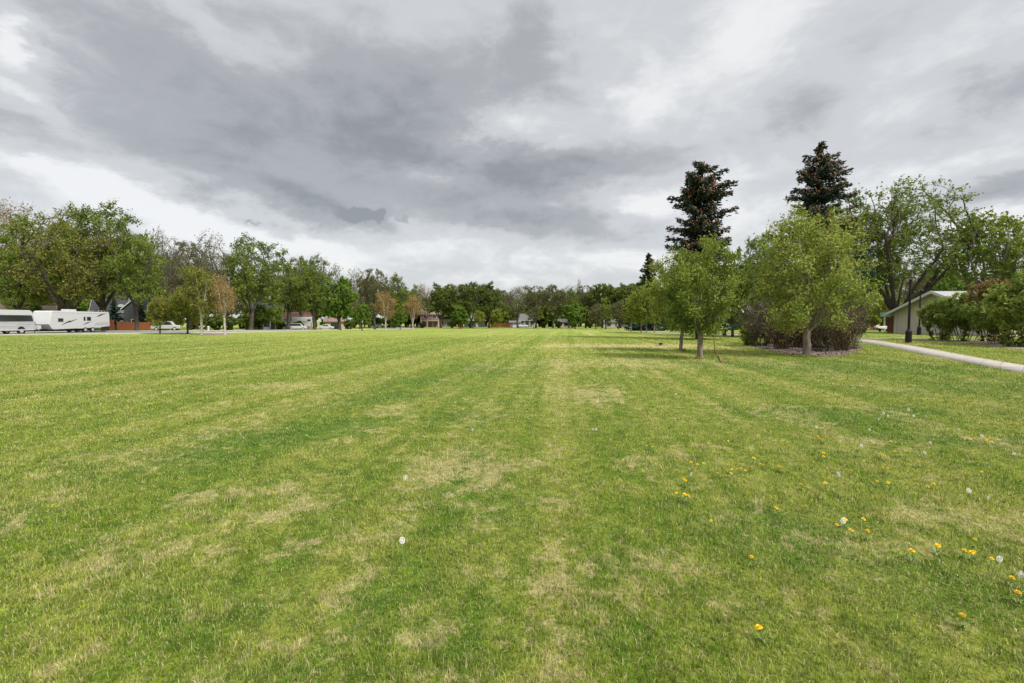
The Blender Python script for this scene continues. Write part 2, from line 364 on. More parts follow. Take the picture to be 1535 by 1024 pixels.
M = dict(
    concrete=None, asphalt=mat('asphalt', (0.20, 0.19, 0.185), 0.95, 0.2, 1.5),
    kerb=mat('kerb_concrete', (0.36, 0.34, 0.32), 0.9, 0.15, 2.0), mulch=mat('bark_mulch', (0.22, 0.17, 0.14), 0.95, 0.55, 9.0, bump=1.0),
    bark=bark('grey_bark', (0.032, 0.026, 0.021), (0.105, 0.088, 0.074)), bark_l=bark('pale_bark', (0.13, 0.105, 0.085), (0.30, 0.25, 0.21)),
    twig=bark('brown_twig', (0.050, 0.036, 0.028), (0.115, 0.086, 0.068)), twig_grey=bark('grey_twig', (0.12, 0.105, 0.095), (0.24, 0.215, 0.20)),
    birch=bark('white_birch_bark', (0.20, 0.18, 0.16), (0.55, 0.51, 0.45), (1.5, 1.5, 7)), twig_or=bark('orange_twig', (0.20, 0.125, 0.055), (0.33, 0.22, 0.105)),
    black=mat('black_paint', (0.008, 0.008, 0.009), 0.5, 0.1, spec=0.25), white=mat('white_paint', (0.47, 0.475, 0.48), 0.45, 0.05), grey=mat('grey_paint', (0.30, 0.31, 0.32), 0.6, 0.1),
    silver=mat('silver_paint', (0.50, 0.51, 0.52), 0.35, 0.05, metal=0.35), glass=mat('dark_glass', (0.018, 0.022, 0.024), 0.08, 0.1, spec=0.8), tyre=mat('tyre_rubber', (0.016, 0.016, 0.017), 0.9, 0.1),
    chrome=mat('bright_rim', (0.62, 0.62, 0.62), 0.3, 0.05, metal=0.6), red=mat('red_lens', (0.35, 0.02, 0.02), 0.3, 0.05), navy=mat('dark_blue_paint', (0.03, 0.04, 0.09), 0.4, 0.1),
    stripe=mat('charcoal_stripe', (0.05, 0.05, 0.065), 0.5, 0.1), cream=mat('cream_block', (0.46, 0.405, 0.34), 0.9, 0.08, 3), roofpale=mat('pale_roof', (0.32, 0.32, 0.33), 0.7, 0.08, 2),
    green=mat('green_awning', (0.22, 0.36, 0.30), 0.6, 0.1), redwood=mat('red_brown_timber', (0.15, 0.045, 0.035), 0.7, 0.2), cedar=mat('orange_cedar', (0.33, 0.11, 0.045), 0.8, 0.28, 2.0, stretch=(9, 9, 0.4)),
    tan=mat('tan_stucco', (0.42, 0.32, 0.25), 0.9, 0.08), tanroof=mat('brown_shingle', (0.22, 0.155, 0.12), 0.9, 0.2, 5), darkroof=mat('charcoal_shingle', (0.035, 0.035, 0.042), 0.9, 0.25, 5),
    teal=mat('pale_teal_siding', (0.30, 0.37, 0.34), 0.8, 0.08), slate=mat('slate_siding', (0.045, 0.052, 0.055), 0.85, 0.15), greysiding=mat('grey_siding', (0.17, 0.19, 0.165), 0.85, 0.12),
    brick=mat('red_brick', (0.22, 0.145, 0.12), 0.9, 0.2, 6), redroof=mat('red_brown_roof', (0.13, 0.060, 0.048), 0.9, 0.2, 5), greyroof=mat('grey_shingle', (0.125, 0.115, 0.11), 0.9, 0.2, 5),
    skin=mat('skin', (0.42, 0.26, 0.19), 0.6, 0.05), shirt=mat('pale_shirt', (0.62, 0.68, 0.74), 0.8, 0.1), trousers=mat('dark_trousers', (0.02, 0.025, 0.04), 0.9, 0.1), hair=mat('dark_hair', (0.02, 0.015, 0.012), 0.7, 0.1),
    redcloth=mat('red_fabric', (0.32, 0.06, 0.07), 0.8, 0.15), rope=mat('tan_rope', (0.24, 0.155, 0.075), 0.9, 0.25, 12), stalk=mat('dandelion_stalk', (0.16, 0.22, 0.06), 0.6, 0.2), weed=mat('dandelion_leaf', (0.11, 0.19, 0.03), 0.6, 0.25, 20),
    yellow=mat('dandelion_yellow', (0.80, 0.56, 0.02), 0.7, 0.15, 60), fluff=mat('seed_fluff', (0.74, 0.74, 0.72), 0.9, 0.05), lens=mat('lamp_lens', (0.55, 0.48, 0.36), 0.4, 0.05), cone=mat('spruce_cone', (0.165, 0.088, 0.052), 0.8, 0.35, 3),
    tarp=mat('white_tarp', (0.66, 0.66, 0.64), 0.7, 0.06),
)
mc, t = new_mat('concrete')
sa = t.n('ShaderNodeAttribute', attribute_name='along').outputs['Fac']
pn = t.n('ShaderNodeNewGeometry').outputs['Position']
j = t.m('FRACT', t.m('DIVIDE', sa, 1.6)); jn = t.m('MINIMUM', t.m('LESS_THAN', j, 0.03), 1.0)
nz = t.noise(pn, 1.3, 7, 0.7); nf = t.noise(pn, 22, 4, 0.7)
k = t.m('MULTIPLY', t.smooth(nz, 0.3, 0.7, 0.78, 1.12), t.smooth(nf, 0.2, 0.8, 0.88, 1.1))
c = t.mix(1.0, (0.33, 0.30, 0.265), t.comb(k, k, k), 'MULTIPLY'); c = t.mix(t.m('MULTIPLY', jn, 0.75), c, (0.10, 0.09, 0.07))
b = t.n('ShaderNodeBsdfPrincipled'); t.put(b, 'Base Color', c); b.inputs['Roughness'].default_value = 0.9; finish(t, b.outputs[0])
M['concrete'] = mc
L = dict(
    elm=leafm('elm_leaf', [(0.028, 0.058, 0.010), (0.060, 0.110, 0.018), (0.105, 0.160, 0.028)], gain=(2.55, 1.95, 1.8)),
    dark=leafm('dark_elm_leaf', [(0.022, 0.046, 0.010), (0.045, 0.082, 0.015), (0.080, 0.125, 0.022)], gain=(2.55, 1.95, 1.8)),
    olive=leafm('olive_leaf', [(0.060, 0.075, 0.015), (0.105, 0.125, 0.020), (0.160, 0.172, 0.026)]),
    bright=leafm('bright_leaf', [(0.045, 0.110, 0.012), (0.085, 0.175, 0.020), (0.135, 0.235, 0.030)], gain=(1.55, 1.25, 1.3)),
    spring=leafm('spring_leaf', [(0.080, 0.125, 0.016), (0.130, 0.185, 0.026), (0.200, 0.240, 0.045)], gain=(1.60, 1.40, 1.25), trans=0.36),
    apple=leafm('crabapple_leaf', [(0.050, 0.095, 0.014), (0.095, 0.155, 0.024), (0.165, 0.215, 0.040)], gain=(1.85, 1.55, 1.35), trans=0.36),
    linden=leafm('linden_leaf', [(0.060, 0.108, 0.015), (0.105, 0.168, 0.026), (0.180, 0.230, 0.052), (0.20, 0.185, 0.06)], gain=(1.85, 1.62, 1.4), trans=0.38),
    pale=leafm('pale_bud', [(0.20, 0.16, 0.10), (0.27, 0.22, 0.15), (0.20, 0.20, 0.08)], gain=(1.2, 1.15, 1.1)),
    orange=leafm('orange_bud', [(0.22, 0.140, 0.050), (0.27, 0.185, 0.070), (0.20, 0.19, 0.05)], gain=(1.25, 1.2, 1.2)),
    brown=leafm('brown_bud', [(0.060, 0.062, 0.028), (0.090, 0.092, 0.040), (0.080, 0.110, 0.03)], gain=(1.7, 1.6, 1.5)),
    lilac=leafm('lilac_leaf', [(0.035, 0.085, 0.014), (0.075, 0.150, 0.026), (0.135, 0.215, 0.045)], gain=(2.75, 1.85, 1.9)),
    redbud=leafm('reddish_leaf', [(0.075, 0.050, 0.024), (0.115, 0.085, 0.032), (0.085, 0.105, 0.025)]),
    spruce=leafm('spruce_needle', [(0.010, 0.022, 0.018), (0.019, 0.037, 0.032), (0.036, 0.062, 0.056)], 0.18, 0.9, (2.5, 2.3, 2.1), 0.05),
)
#PART2
# ------------------------------------------------------------------ ground, road, path, mulch bed
rng = np.random.default_rng(7)
def grid_lines(lim, near, step0, grow):
    v = [0.0]; s = step0
    while v[-1] < lim:
        if v[-1] > near: s *= grow
        v.append(v[-1] + s)
    return np.array(v)
gy = np.concatenate([-grid_lines(120, 10, 2, 1.25)[:0:-1], grid_lines(1500, 180, 1.5, 1.10)])
gxp = grid_lines(1300, 80, 2.0, 1.12); gx = np.concatenate([-gxp[:0:-1], gxp])
XX, YY = np.meshgrid(gx, gy); V = np.stack([XX.ravel(), YY.ravel(), terr(XX, YY).ravel()], 1)
nx, ny = len(gx), len(gy)
ii = (np.arange(ny - 1)[:, None] * nx + np.arange(nx - 1)[None, :]).ravel()
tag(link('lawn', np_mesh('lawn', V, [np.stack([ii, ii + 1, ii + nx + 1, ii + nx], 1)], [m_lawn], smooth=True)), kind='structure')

def interp_poly(pts, n):
    pts = np.array(pts, float); d = np.concatenate([[0], np.cumsum(np.linalg.norm(np.diff(pts, axis=0), axis=1))])
    # smooth by repeated corner cutting
    for _ in range(3):
        q = [pts[0]]
        for a, b_ in zip(pts[:-1], pts[1:]): q += [a * .75 + b_ * .25, a * .25 + b_ * .75]
        q.append(pts[-1]); pts = np.array(q)
    d = np.concatenate([[0], np.cumsum(np.linalg.norm(np.diff(pts, axis=0), axis=1))])
    s = np.linspace(0, d[-1], n)
    return np.stack([np.interp(s, d, pts[:, k]) for k in range(2)], 1)
def strip(name, ea, eb, m, lift, thick=0.0, n=120):
    """paved strip between two edge lines"""
    a, b_ = interp_poly(ea, n), interp_poly(eb, n)
    za = terr(a[:, 0], a[:, 1]) + lift; zb = terr(b_[:, 0], b_[:, 1]) + lift
    V = np.concatenate([np.c_[a, za], np.c_[b_, zb], np.c_[a, za - thick - 0.1], np.c_[b_, zb - thick - 0.1]])
    i = np.arange(n - 1)
    fs = [np.stack([i, i + 1, n + i + 1, n + i], 1), np.stack([i, 2 * n + i, 2 * n + i + 1, i + 1], 1), np.stack([n + i, n + i + 1, 3 * n + i + 1, 3 * n + i], 1)]
    sl_ = np.concatenate([[0], np.cumsum(np.linalg.norm(np.diff((a + b_) / 2, axis=0), axis=1))])
    return tag(link(name, np_mesh(name, V, fs, [m], attrs={'along': ('POINT', np.tile(sl_, 4))})), kind='structure')
def g2(px, py): p = gp(px, py); return (p.x, p.y)
PU = [(60, 58), (41, 38), g2(1700, 578 - 8)] + [g2(*q) for q in [(1535, 548), (1467, 537), (1405, 525), (1358, 517), (1311, 510), (1270, 507)]] + [(30, 52), (26, 60), (20, 72)]
PL = [(62, 56), (40, 35), g2(1700, 592)] + [g2(*q) for q in [(1535, 561), (1436, 541), (1374, 530), (1327, 519), (1285, 512.5), (1262, 510)]] + [(27.3, 50), (23.5, 59), (17.5, 71)]
PU = PU[2:]; PL = PL[2:]
strip('footpath', PU, PL, M['concrete'], 0.014)
strip('side_path', [(31.5, 46.0), (35, 46.6), (40, 49)], [(31.0, 44.6), (35.5, 45.3), (41, 47.8)], M['concrete'], 0.010)
RN = [(-58.6, 20), (-58.6, 45), (-58.3, 57), (-54, 58.2), (-46, 60.5), (-40, 64), (-36.5, 70), (-35.5, 80), (-37, 95), (-38, 125), (-37, 160), (-36, 230)]
RF = [(-66.2, 20), (-66.2, 45), (-66.2, 68), (-63, 74), (-52, 74.5), (-47, 76), (-44, 80), (-43.5, 90), (-44.5, 100), (-45, 125), (-44, 160), (-43, 230)]
strip('road', RN, RF, M['asphalt'], 0.02)
off = lambda P, d: [(x + d[0], y + d[1]) for x, y in P]
strip('kerb', [(x + .25, y - .15) for x, y in RN], RN, M['kerb'], 0.10)
strip('kerb', [(x - .25, y + .25) for x, y in RF], RF, M['kerb'], 0.13)
strip('cross_street', [(-140, 195), (-40, 193), (40, 196), (140, 199)], [(-140, 203), (-40, 201), (40, 204), (140, 207)], M['asphalt'], 0.02)

BED = [gp(*q) for q in [(1122, 515), (1150, 526), (1196, 534.5), (1235, 537), (1272, 532), (1292, 525), (1287, 518)]]
bedc = [(v.x, v.y) for v in BED] + [(22.0, 31.5), (19.5, 34.5), (17.5, 36.0)]
bp_ = interp_poly(bedc + [bedc[0]], 91)[:-1]
bp_ += rng.normal(0, 0.09, bp_.shape) + 0.12 * np.sin(np.arange(90) * .9)[:, None]
cen = bp_.mean(0); inner = cen + (bp_ - cen) * 0.93
def inside0(poly, x, y):
    r = np.zeros(len(x), bool); n = len(poly)
    for a in range(n):
        x0, y0 = poly[a]; x1, y1 = poly[(a + 1) % n]
        if y0 == y1: continue
        r ^= ((y0 > y) != (y1 > y)) & (x < (x1 - x0) * (y - y0) / (y1 - y0) + x0)
    return r
def chips(poly, n, size):
    # loose bark chips lying over the bed
    lo, hi = poly.min(0) - .1, poly.max(0) + .1; q = rng.uniform(lo, hi, (n, 2)); c0 = poly.mean(0)
    q = q[inside0(c0 + (poly - c0) * 1.03, q[:, 0], q[:, 1])]; m = len(q); d = rng.normal(size=(m, 3)); d[:, 2] *= .35; d /= np.linalg.norm(d, axis=1, keepdims=True)
    e = np.cross(d, np.array([0, 0, 1.]) + rng.normal(0, .35, (m, 3))); e /= np.linalg.norm(e, axis=1, keepdims=True); s = (size * rng.uniform(.5, 1.4, m))[:, None]
    C = np.c_[q, rng.uniform(.03, .085, m)]
    return np.stack([C - d * s - e * s * .35, C + d * s - e * s * .35, C + d * s + e * s * .35, C - d * s + e * s * .35], 1).reshape(-1, 3), np.arange(m * 4).reshape(m, 4)
V = np.concatenate([np.c_[bp_, np.full(90, 0.004)], np.c_[inner, np.full(90, 0.04) + rng.normal(0, .012, 90)], [[cen[0], cen[1], 0.06]]])
i = np.arange(90); j = (i + 1) % 90
cv, cf = chips(bp_, 16000, .045)
tag(link('mulch_bed', np_mesh('mulch_bed', np.concatenate([V, cv]), [np.stack([i, j, 90 + j, 90 + i], 1), np.stack([90 + i, 90 + j, np.full(90, 180)], 1), cf + len(V)], [M['mulch']])), kind='structure')
hb = interp_poly([(33.6, 42.3), (34.6, 38.5), (34.4, 35.5), (30.6, 31.0), (29.4, 27.6), (30.5, 24), (37, 23), (42, 30), (40, 43), (35, 44), (33.6, 42.3)], 90)[:-1]
hb += rng.normal(0, 0.1, hb.shape); nh = len(hb); hc = hb.mean(0)
i = np.arange(nh); j = (i + 1) % nh
tag(link('mulch_bed', np_mesh('mulch_bed', np.concatenate([np.c_[hb, np.full(nh, .006)], [[hc[0], hc[1], .09]]]), [np.stack([i, j, np.full(nh, nh)], 1)], [M['mulch']])), kind='structure')
tb = interp_poly([g2(300, 502.5), g2(340, 503), g2(346, 501.5), (-35, 59.5), (-37.5, 59.8), g2(300, 502.5)], 40)[:-1]; nt_ = len(tb); i = np.arange(nt_); j = (i + 1) % nt_
tag(link('mulch_bed', np_mesh('mulch_bed', np.concatenate([np.c_[tb, np.full(nt_, .006)], [[tb[:, 0].mean(), tb[:, 1].mean(), .06]]]), [np.stack([i, j, np.full(nt_, nt_)], 1)], [M['mulch']])), kind='structure')

# ------------------------------------------------------------------ grass blades (uncountable: one object)
def inside(poly, x, y):
    poly = np.asarray(poly); r = np.zeros(len(x), bool); n = len(poly)
    for a in range(n):
        x0, y0 = poly[a]; x1, y1 = poly[(a + 1) % n]
        if y0 == y1: continue
        c_ = ((y0 > y) != (y1 > y)) & (x < (x1 - x0) * (y - y0) / (y1 - y0) + x0); r ^= c_
    return r
path_poly = np.concatenate([interp_poly(PU, 80), interp_poly(PL, 80)[::-1]])
GX, GY, GD = [], [], []
y0 = 0.9
while y0 < 56:
    y1 = y0 * 1.06; ymid = (y0 + y1) / 2
    half = 1.22 * ymid + 1.2
    dens = 12500 * min(1.0, (2.6 / ymid) ** 1.75) * (1.0 if ymid < 40 else (56 - ymid) / 16)
    n = int(dens * 2 * half * (y1 - y0))
    xs = rng.uniform(-half, half, n); ys = rng.uniform(y0, y1, n)
    GX.append(xs); GY.append(ys); y0 = y1
gxx = np.concatenate(GX); gyy = np.concatenate(GY)
# blades stand in loose tufts
tuft = rng.random(len(gxx)) < 0.45
cell = 0.045 * 2.0 ** np.round(np.log2(np.maximum(1, gyy / 4)) + rng.normal(0, .35, len(gyy)))
jx = np.floor(gxx / cell); jy = np.floor(gyy / cell)
hsh = np.modf(np.abs(np.sin(jx * 12.9898 + jy * 78.233) * 43758.5453))[0]; hsh2 = np.modf(np.abs(np.sin(jx * 39.35 + jy * 11.135) * 24634.63))[0]
tx = (jx + hsh) * cell; ty = (jy + hsh2) * cell
gxx = np.where(tuft, tx + rng.normal(0, 0.16, len(gxx)) * cell, gxx); gyy = np.where(tuft, ty + rng.normal(0, 0.16, len(gxx)) * cell, gyy)
jx_, jy_ = rng.normal(0, .09, len(gxx)), rng.normal(0, .09, len(gxx))
keep = ~(inside(path_poly, gxx + jx_, gyy + jy_) | inside(cen + (bp_ - cen) * .965, gxx, gyy) | inside(hb, gxx, gyy)); keep &= gyy > 0.5
gxx, gyy, hsh = gxx[keep], gyy[keep], hsh[keep]
# the mower leaves longer grass round trunks and posts
tall = np.zeros(len(gxx), bool)
for (px_, py_, n_, r_) in [(1050, 538, 420, .22), (1022, 526.5, 320, .22), (1208, 535.5, 700, .40), (1361.5, 515, 300, .34), (990.5, 519, 160, .3)]:
    q_ = gp(px_, py_); a_ = rng.uniform(0, 6.283, n_); rr_ = r_ * (.55 + .6 * rng.random(n_) ** 1.5)
    gxx = np.r_[gxx, q_.x + np.cos(a_) * rr_]; gyy = np.r_[gyy, q_.y + np.sin(a_) * rr_]; hsh = np.r_[hsh, rng.random(n_) * .3]; tall = np.r_[tall, np.ones(n_, bool)]
N = len(gxx); dist = np.hypot(gxx, gyy)
def vnoise(x, y, s, seed):
    """smooth value noise"""
    r_ = np.random.default_rng(seed).random((256, 256)); u, v = x * s + 500, y * s + 500
    iu, iv = np.floor(u).astype(int), np.floor(v).astype(int); fu, fv = S(u - iu), S(v - iv)
    g = lambda a, b_: r_[a % 256, b_ % 256]
    return (g(iu, iv) * (1 - fu) + g(iu + 1, iv) * fu) * (1 - fv) + (g(iu, iv + 1) * (1 - fu) + g(iu + 1, iv + 1) * fu) * fv
hmod = 0.5 + 0.55 * vnoise(gxx, gyy, 2.2, 1) + 0.45 * vnoise(gxx, gyy, 7.0, 2)
bh = rng.uniform(0.016, 0.042, N) * hmod * np.minimum(1.6, np.maximum(1, dist / 9) ** 0.4)
bh *= np.where(rng.random(N) < 0.03, 1.5, 1.0); bh = np.where(tall, rng.uniform(.07, .17, N), bh)
bw = rng.uniform(0.0011, 0.0025, N) * np.maximum(1, dist / 2.6) ** 0.72
th = rng.uniform(0, 2 * np.pi, N)
lean = np.abs(rng.normal(0.0, 0.42, N)) * bh; lt = rng.uniform(0, 2 * np.pi, N)
flat = rng.random(N) < 0.05; lean = np.where(flat, bh * 1.25, lean)   # clippings lying in the sward
lx, ly = np.cos(lt) * lean, np.sin(lt) * lean
cx_, sx_ = np.cos(th) * bw, np.sin(th) * bw
gz = terr(gxx, gyy) - 0.004
mx_, my_ = gxx + lx * .35, gyy + ly * .35; mz = gz + bh * .55
Vb = np.empty((N, 5, 3), np.float32)
Vb[:, 0] = np.stack([gxx - cx_, gyy - sx_, gz], 1); Vb[:, 1] = np.stack([gxx + cx_, gyy + sx_, gz], 1)
Vb[:, 2] = np.stack([mx_ + cx_ * .8, my_ + sx_ * .8, mz], 1); Vb[:, 3] = np.stack([mx_ - cx_ * .8, my_ - sx_ * .8, mz], 1)
Vb[:, 4] = np.stack([gxx + lx, gyy + ly, gz + bh * np.where(flat, .45, np.maximum(.35, 1 - .35 * lean / bh))], 1)
k5 = np.arange(N) * 5
quads = np.stack([k5, k5 + 1, k5 + 2, k5 + 3], 1); tris = np.stack([k5 + 3, k5 + 2, k5 + 4], 1)
tint = np.clip(0.5 + rng.normal(0, .24, N) + (hsh - .5) * .35, 0, 1); dead = np.where(flat, .95, rng.random(N))
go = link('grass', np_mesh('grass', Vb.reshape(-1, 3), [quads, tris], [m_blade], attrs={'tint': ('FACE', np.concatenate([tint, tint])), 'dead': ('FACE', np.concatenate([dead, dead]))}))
tag(go, 'short mown grass with straw coloured dry patches', 'grass', kind='stuff')
print('blades', N)
#PART3
# ------------------------------------------------------------------ trees
def basis(d):
    ref = np.array([0.83, 0.55, 0.1]); a = np.cross(d, ref); a /= np.linalg.norm(a, axis=1, keepdims=True) + 1e-9
    return a, np.cross(d, a)
def tubes(p0, p1, r0, r1, d0, d1, k):
    n = len(p0)
    if n == 0: return np.zeros((0, 3)), np.zeros((0, 4), int)
    an = np.linspace(0, 2 * np.pi, k, endpoint=False); ca, sa = np.cos(an), np.sin(an)
    a0, b0 = basis(d0); a1, b1 = basis(d1)
    R0 = p0[:, None] + (a0[:, None] * ca[None, :, None] + b0[:, None] * sa[None, :, None]) * r0[:, None, None]
    R1 = p1[:, None] + (a1[:, None] * ca[None, :, None] + b1[:, None] * sa[None, :, None]) * r1[:, None, None]
    V = np.concatenate([R0, R1], 1).reshape(-1, 3)
    j = np.arange(k); f = np.stack([j, (j + 1) % k, k + (j + 1) % k, k + j], 1)
    return V, (f[None] + (np.arange(n) * 2 * k)[:, None, None]).reshape(-1, 4)
def norm(v): return v / (np.linalg.norm(v, axis=-1, keepdims=True) + 1e-9)

def colonize(A, nodes, par, D, dk, trop, maxit, rg, wob=0.12):
    nodes = [np.array(p, float) for p in nodes]; par = list(par)
    P = np.array(nodes); dm = np.linalg.norm(A[:, None] - P[None], axis=2)
    near = dm.argmin(1); nd = dm.min(1)
    for it in range(maxit):
        if len(A) == 0: break
        P = np.array(nodes)
        dirs = norm(A - P[near]); acc = np.zeros_like(P); np.add.at(acc, near, dirs)
        idx = np.unique(near)
        dv = norm(norm(acc[idx]) + trop + rg.normal(0, wob, (len(idx), 3)))
        new = P[idx] + dv * D
        ok = np.linalg.norm(new[:, None] - P[None], axis=2).min(1) > 0.35 * D
        new, idx = new[ok], idx[ok]
        if len(new) == 0: break
        base = len(nodes)
        nodes += list(new); par += list(idx)
        d2 = np.linalg.norm(A[:, None] - new[None], axis=2); m_ = d2.argmin(1); mv = d2.min(1)
        upd = mv < nd; near = np.where(upd, base + m_, near); nd = np.where(upd, mv, nd)
        live = nd > dk
        A, near, nd = A[live], near[live], nd[live]
    return np.array(nodes), np.array(par)

def crown_points(rg, n, c, r, nl, lr, shell=0.55, floor=-1.0):
    """attractors in a cloud of lobes that fills an ellipsoid (c, r): uneven outline with gaps"""
    c, r = np.array(c, float), np.array(r, float); pts = []
    u = norm(rg.normal(size=(nl * 3, 3))); u = u[u[:, 2] > floor][:nl]
    rad = rg.uniform(shell, 0.92, len(u))[:, None]
    lc = c + u * r * rad; ls = lr * r.mean() * rg.uniform(0.65, 1.25, len(lc))
    for q, s in zip(lc, ls):
        m = max(3, int(n / len(lc))); pts.append(q + norm(rg.normal(size=(m, 3))) * (rg.random((m, 1)) ** .4) * s * np.array([1, 1, .8]))
    pts.append(c + norm(rg.normal(size=(n // 5, 3))) * rg.random((n // 5, 1)) ** .5 * r * .7)
    p = np.concatenate(pts); return p[p[:, 2] > 0.25]

def leaf_quads(rg, C, size, up=0.25, elong=1.5, jit=0.4):
    n = len(C)
    nrm = norm(rg.normal(size=(n, 3)) + np.array([0, 0, up])); t_ = norm(np.cross(nrm, rg.normal(size=(n, 3)))); b_ = np.cross(nrm, t_)
    s = (size * rg.uniform(1 - jit, 1 + jit, n))[:, None]
    V = np.stack([C - t_ * s * elong * .5, C + b_ * s * .42 + nrm * s * .08, C + t_ * s * elong * .5, C - b_ * s * .42 + nrm * s * .08], 1)
    return V.reshape(-1, 3), np.arange(n * 4).reshape(n, 4)

def tree_meshes(name, seed, limbs, A, D, dk, Rt, bark_m, twig_m, leaf_m, nleaf, leaf, trop=(0, 0, .05), tipr=0.012, twl=0.6, ntw=2, twr=0.006, spread=0.5, pipe=2.2, elong=1.5, maxit=140, wob=.12, twup=0.4, thin=0.03, topgreen=None):
    """limbs: list of polylines [(x, y, z), ...]; the first starts on the ground, the others start on a point of it. returns trunk mesh, crown mesh"""
    rg = np.random.default_rng(seed)
    nodes, par = [], []
    for lm in limbs:
        lm = [np.array(p, float) for p in lm]
        if not nodes: nodes.append(lm[0]); par.append(-1); cur = 0
        else:
            dd = [np.linalg.norm(lm[0] - q) for q in nodes]; cur = int(np.argmin(dd))
            if min(dd) > 0.6: nodes.append(lm[0]); par.append(-1); cur = len(nodes) - 1
        for a, b_ in zip(lm[:-1], lm[1:]):
            st = max(1, int(round(np.linalg.norm(b_ - a) / D)))
            for q in range(1, st + 1):
                w_ = a + (b_ - a) * q / st
                if q < st: w_ = w_ + rg.normal(0, 0.05 * D, 3)
                nodes.append(w_); par.append(cur); cur = len(nodes) - 1
    P, par = colonize(A, nodes, par, D, dk, np.array(trop), maxit, rg, wob)
    n = len(P)
    raw = np.zeros(n); kids = np.zeros(n, int)
    for i in range(n - 1, -1, -1):
        if raw[i] == 0: raw[i] = 1.0
        if par[i] >= 0: raw[par[i]] += raw[i]; kids[par[i]] += 1
    rr = raw ** (1 / pipe); rr = tipr + (rr - 1) / (rr.max() - 1 + 1e-9) * (Rt - tipr)
    main = np.full(n, -1); best = np.zeros(n)
    for i in range(n):
        p = par[i]
        if p >= 0 and raw[i] > best[p]: best[p] = raw[i]; main[p] = i
    din = np.zeros((n, 3)); has = par >= 0; din[has] = norm(P[has] - P[par[has]])
    din[~has] = [0, 0, 1]
    dn = din.copy(); hm = main >= 0; dn[hm] = norm(din[hm] + din[main[hm]])
    dn[~has] = [0, 0, 1]
    c_ = np.where(has)[0]; p_ = par[c_]; ism = main[p_] == c_
    r0 = np.where(ism, rr[p_], np.minimum(rr[p_], rr[c_] * 1.25)); r1 = rr[c_]
    root = par[p_] < 0
    r0 = np.where(root & (P[p_][:, 2] < 0.3), r0 * 1.28, r0)
    d0 = np.where(ism[:, None], dn[p_], din[c_])
    big = r1 > 0.10 * Rt + 0.02
    V1, F1 = tubes(P[p_][big], P[c_][big], r0[big], r1[big], d0[big], dn[c_][big], 8)
    V2, F2 = tubes(P[p_][~big], P[c_][~big], r0[~big], r1[~big], d0[~big], dn[c_][~big], 4)
    tm = np_mesh(name + '_trunk', np.concatenate([V1, V2]), [np.concatenate([F1, F2 + len(V1)])], [bark_m], smooth=True)
    # twigs and leaves on the thin wood
    thinn = np.where((rr < np.quantile(rr, 0.86)) & has & (rr < max(thin, tipr * 3)))[0]
    if len(thinn) == 0: thinn = np.where(has)[0]
    src = np.repeat(thinn, ntw); m = len(src)
    td = norm(din[src] * .7 + rg.normal(0, .6, (m, 3)) + np.array([0, 0, twup])); tl = twl * rg.uniform(.4, 1.3, m)
    q0 = P[src]; q1 = q0 + td * tl[:, None]
    V3, F3 = tubes(q0, q1, np.full(m, twr), np.full(m, twr * .5), td, td, 3)
    nodetint = rg.uniform(0, 1, n)
    # neighbouring twigs share a tone
    for i in range(n):
        if par[i] >= 0: nodetint[i] = .82 * nodetint[par[i]] + .18 * nodetint[i] if rg.random() > .06 else nodetint[i]
    if nleaf:
        pick = rg.integers(0, m, nleaf)
        # a fraction of twigs carries few leaves
        ok = rg.random(m) > 0.22; pick = np.where(ok[pick], pick, rg.integers(0, m, nleaf))
        C = q0[pick] + (q1 - q0)[pick] * rg.uniform(.1, 1.1, nleaf)[:, None] + rg.normal(0, spread, (nleaf, 3)) * .35
        V4, F4 = leaf_quads(rg, C, leaf, elong=elong)
        tin = np.clip(nodetint[src[pick]] * .75 + rg.normal(.12, .17, nleaf), 0, 1)
        V = np.concatenate([V3, V4]); Fq = np.concatenate([F3, F4 + len(V3)])
        tint = np.concatenate([np.zeros(len(F3)), tin]); mi = np.concatenate([np.zeros(len(F3), int), np.ones(nleaf, int)])
        sm = np.concatenate([np.ones(len(F3), bool), np.zeros(nleaf, bool)])
    else: V, Fq, tint, mi, sm = V3, F3, np.zeros(len(F3)), np.zeros(len(F3), int), np.ones(len(F3), bool)
    cm = np_mesh(name + '_crown', V, [Fq], [twig_m, leaf_m], mi, {'tint': ('FACE', tint)}, smooth=sm)
    return tm, cm

def tree(name, label, cat, loc, meshes, sc=1.0, rz=0.0, group=None, sz=None, parts=('trunk', 'crown')):
    e = empty(name, label, cat, loc, rz, group)
    for nm, me in zip(parts, meshes): link(nm, me, e)
    e.scale = (sc, sc, sc if sz is None else sz)
    return e

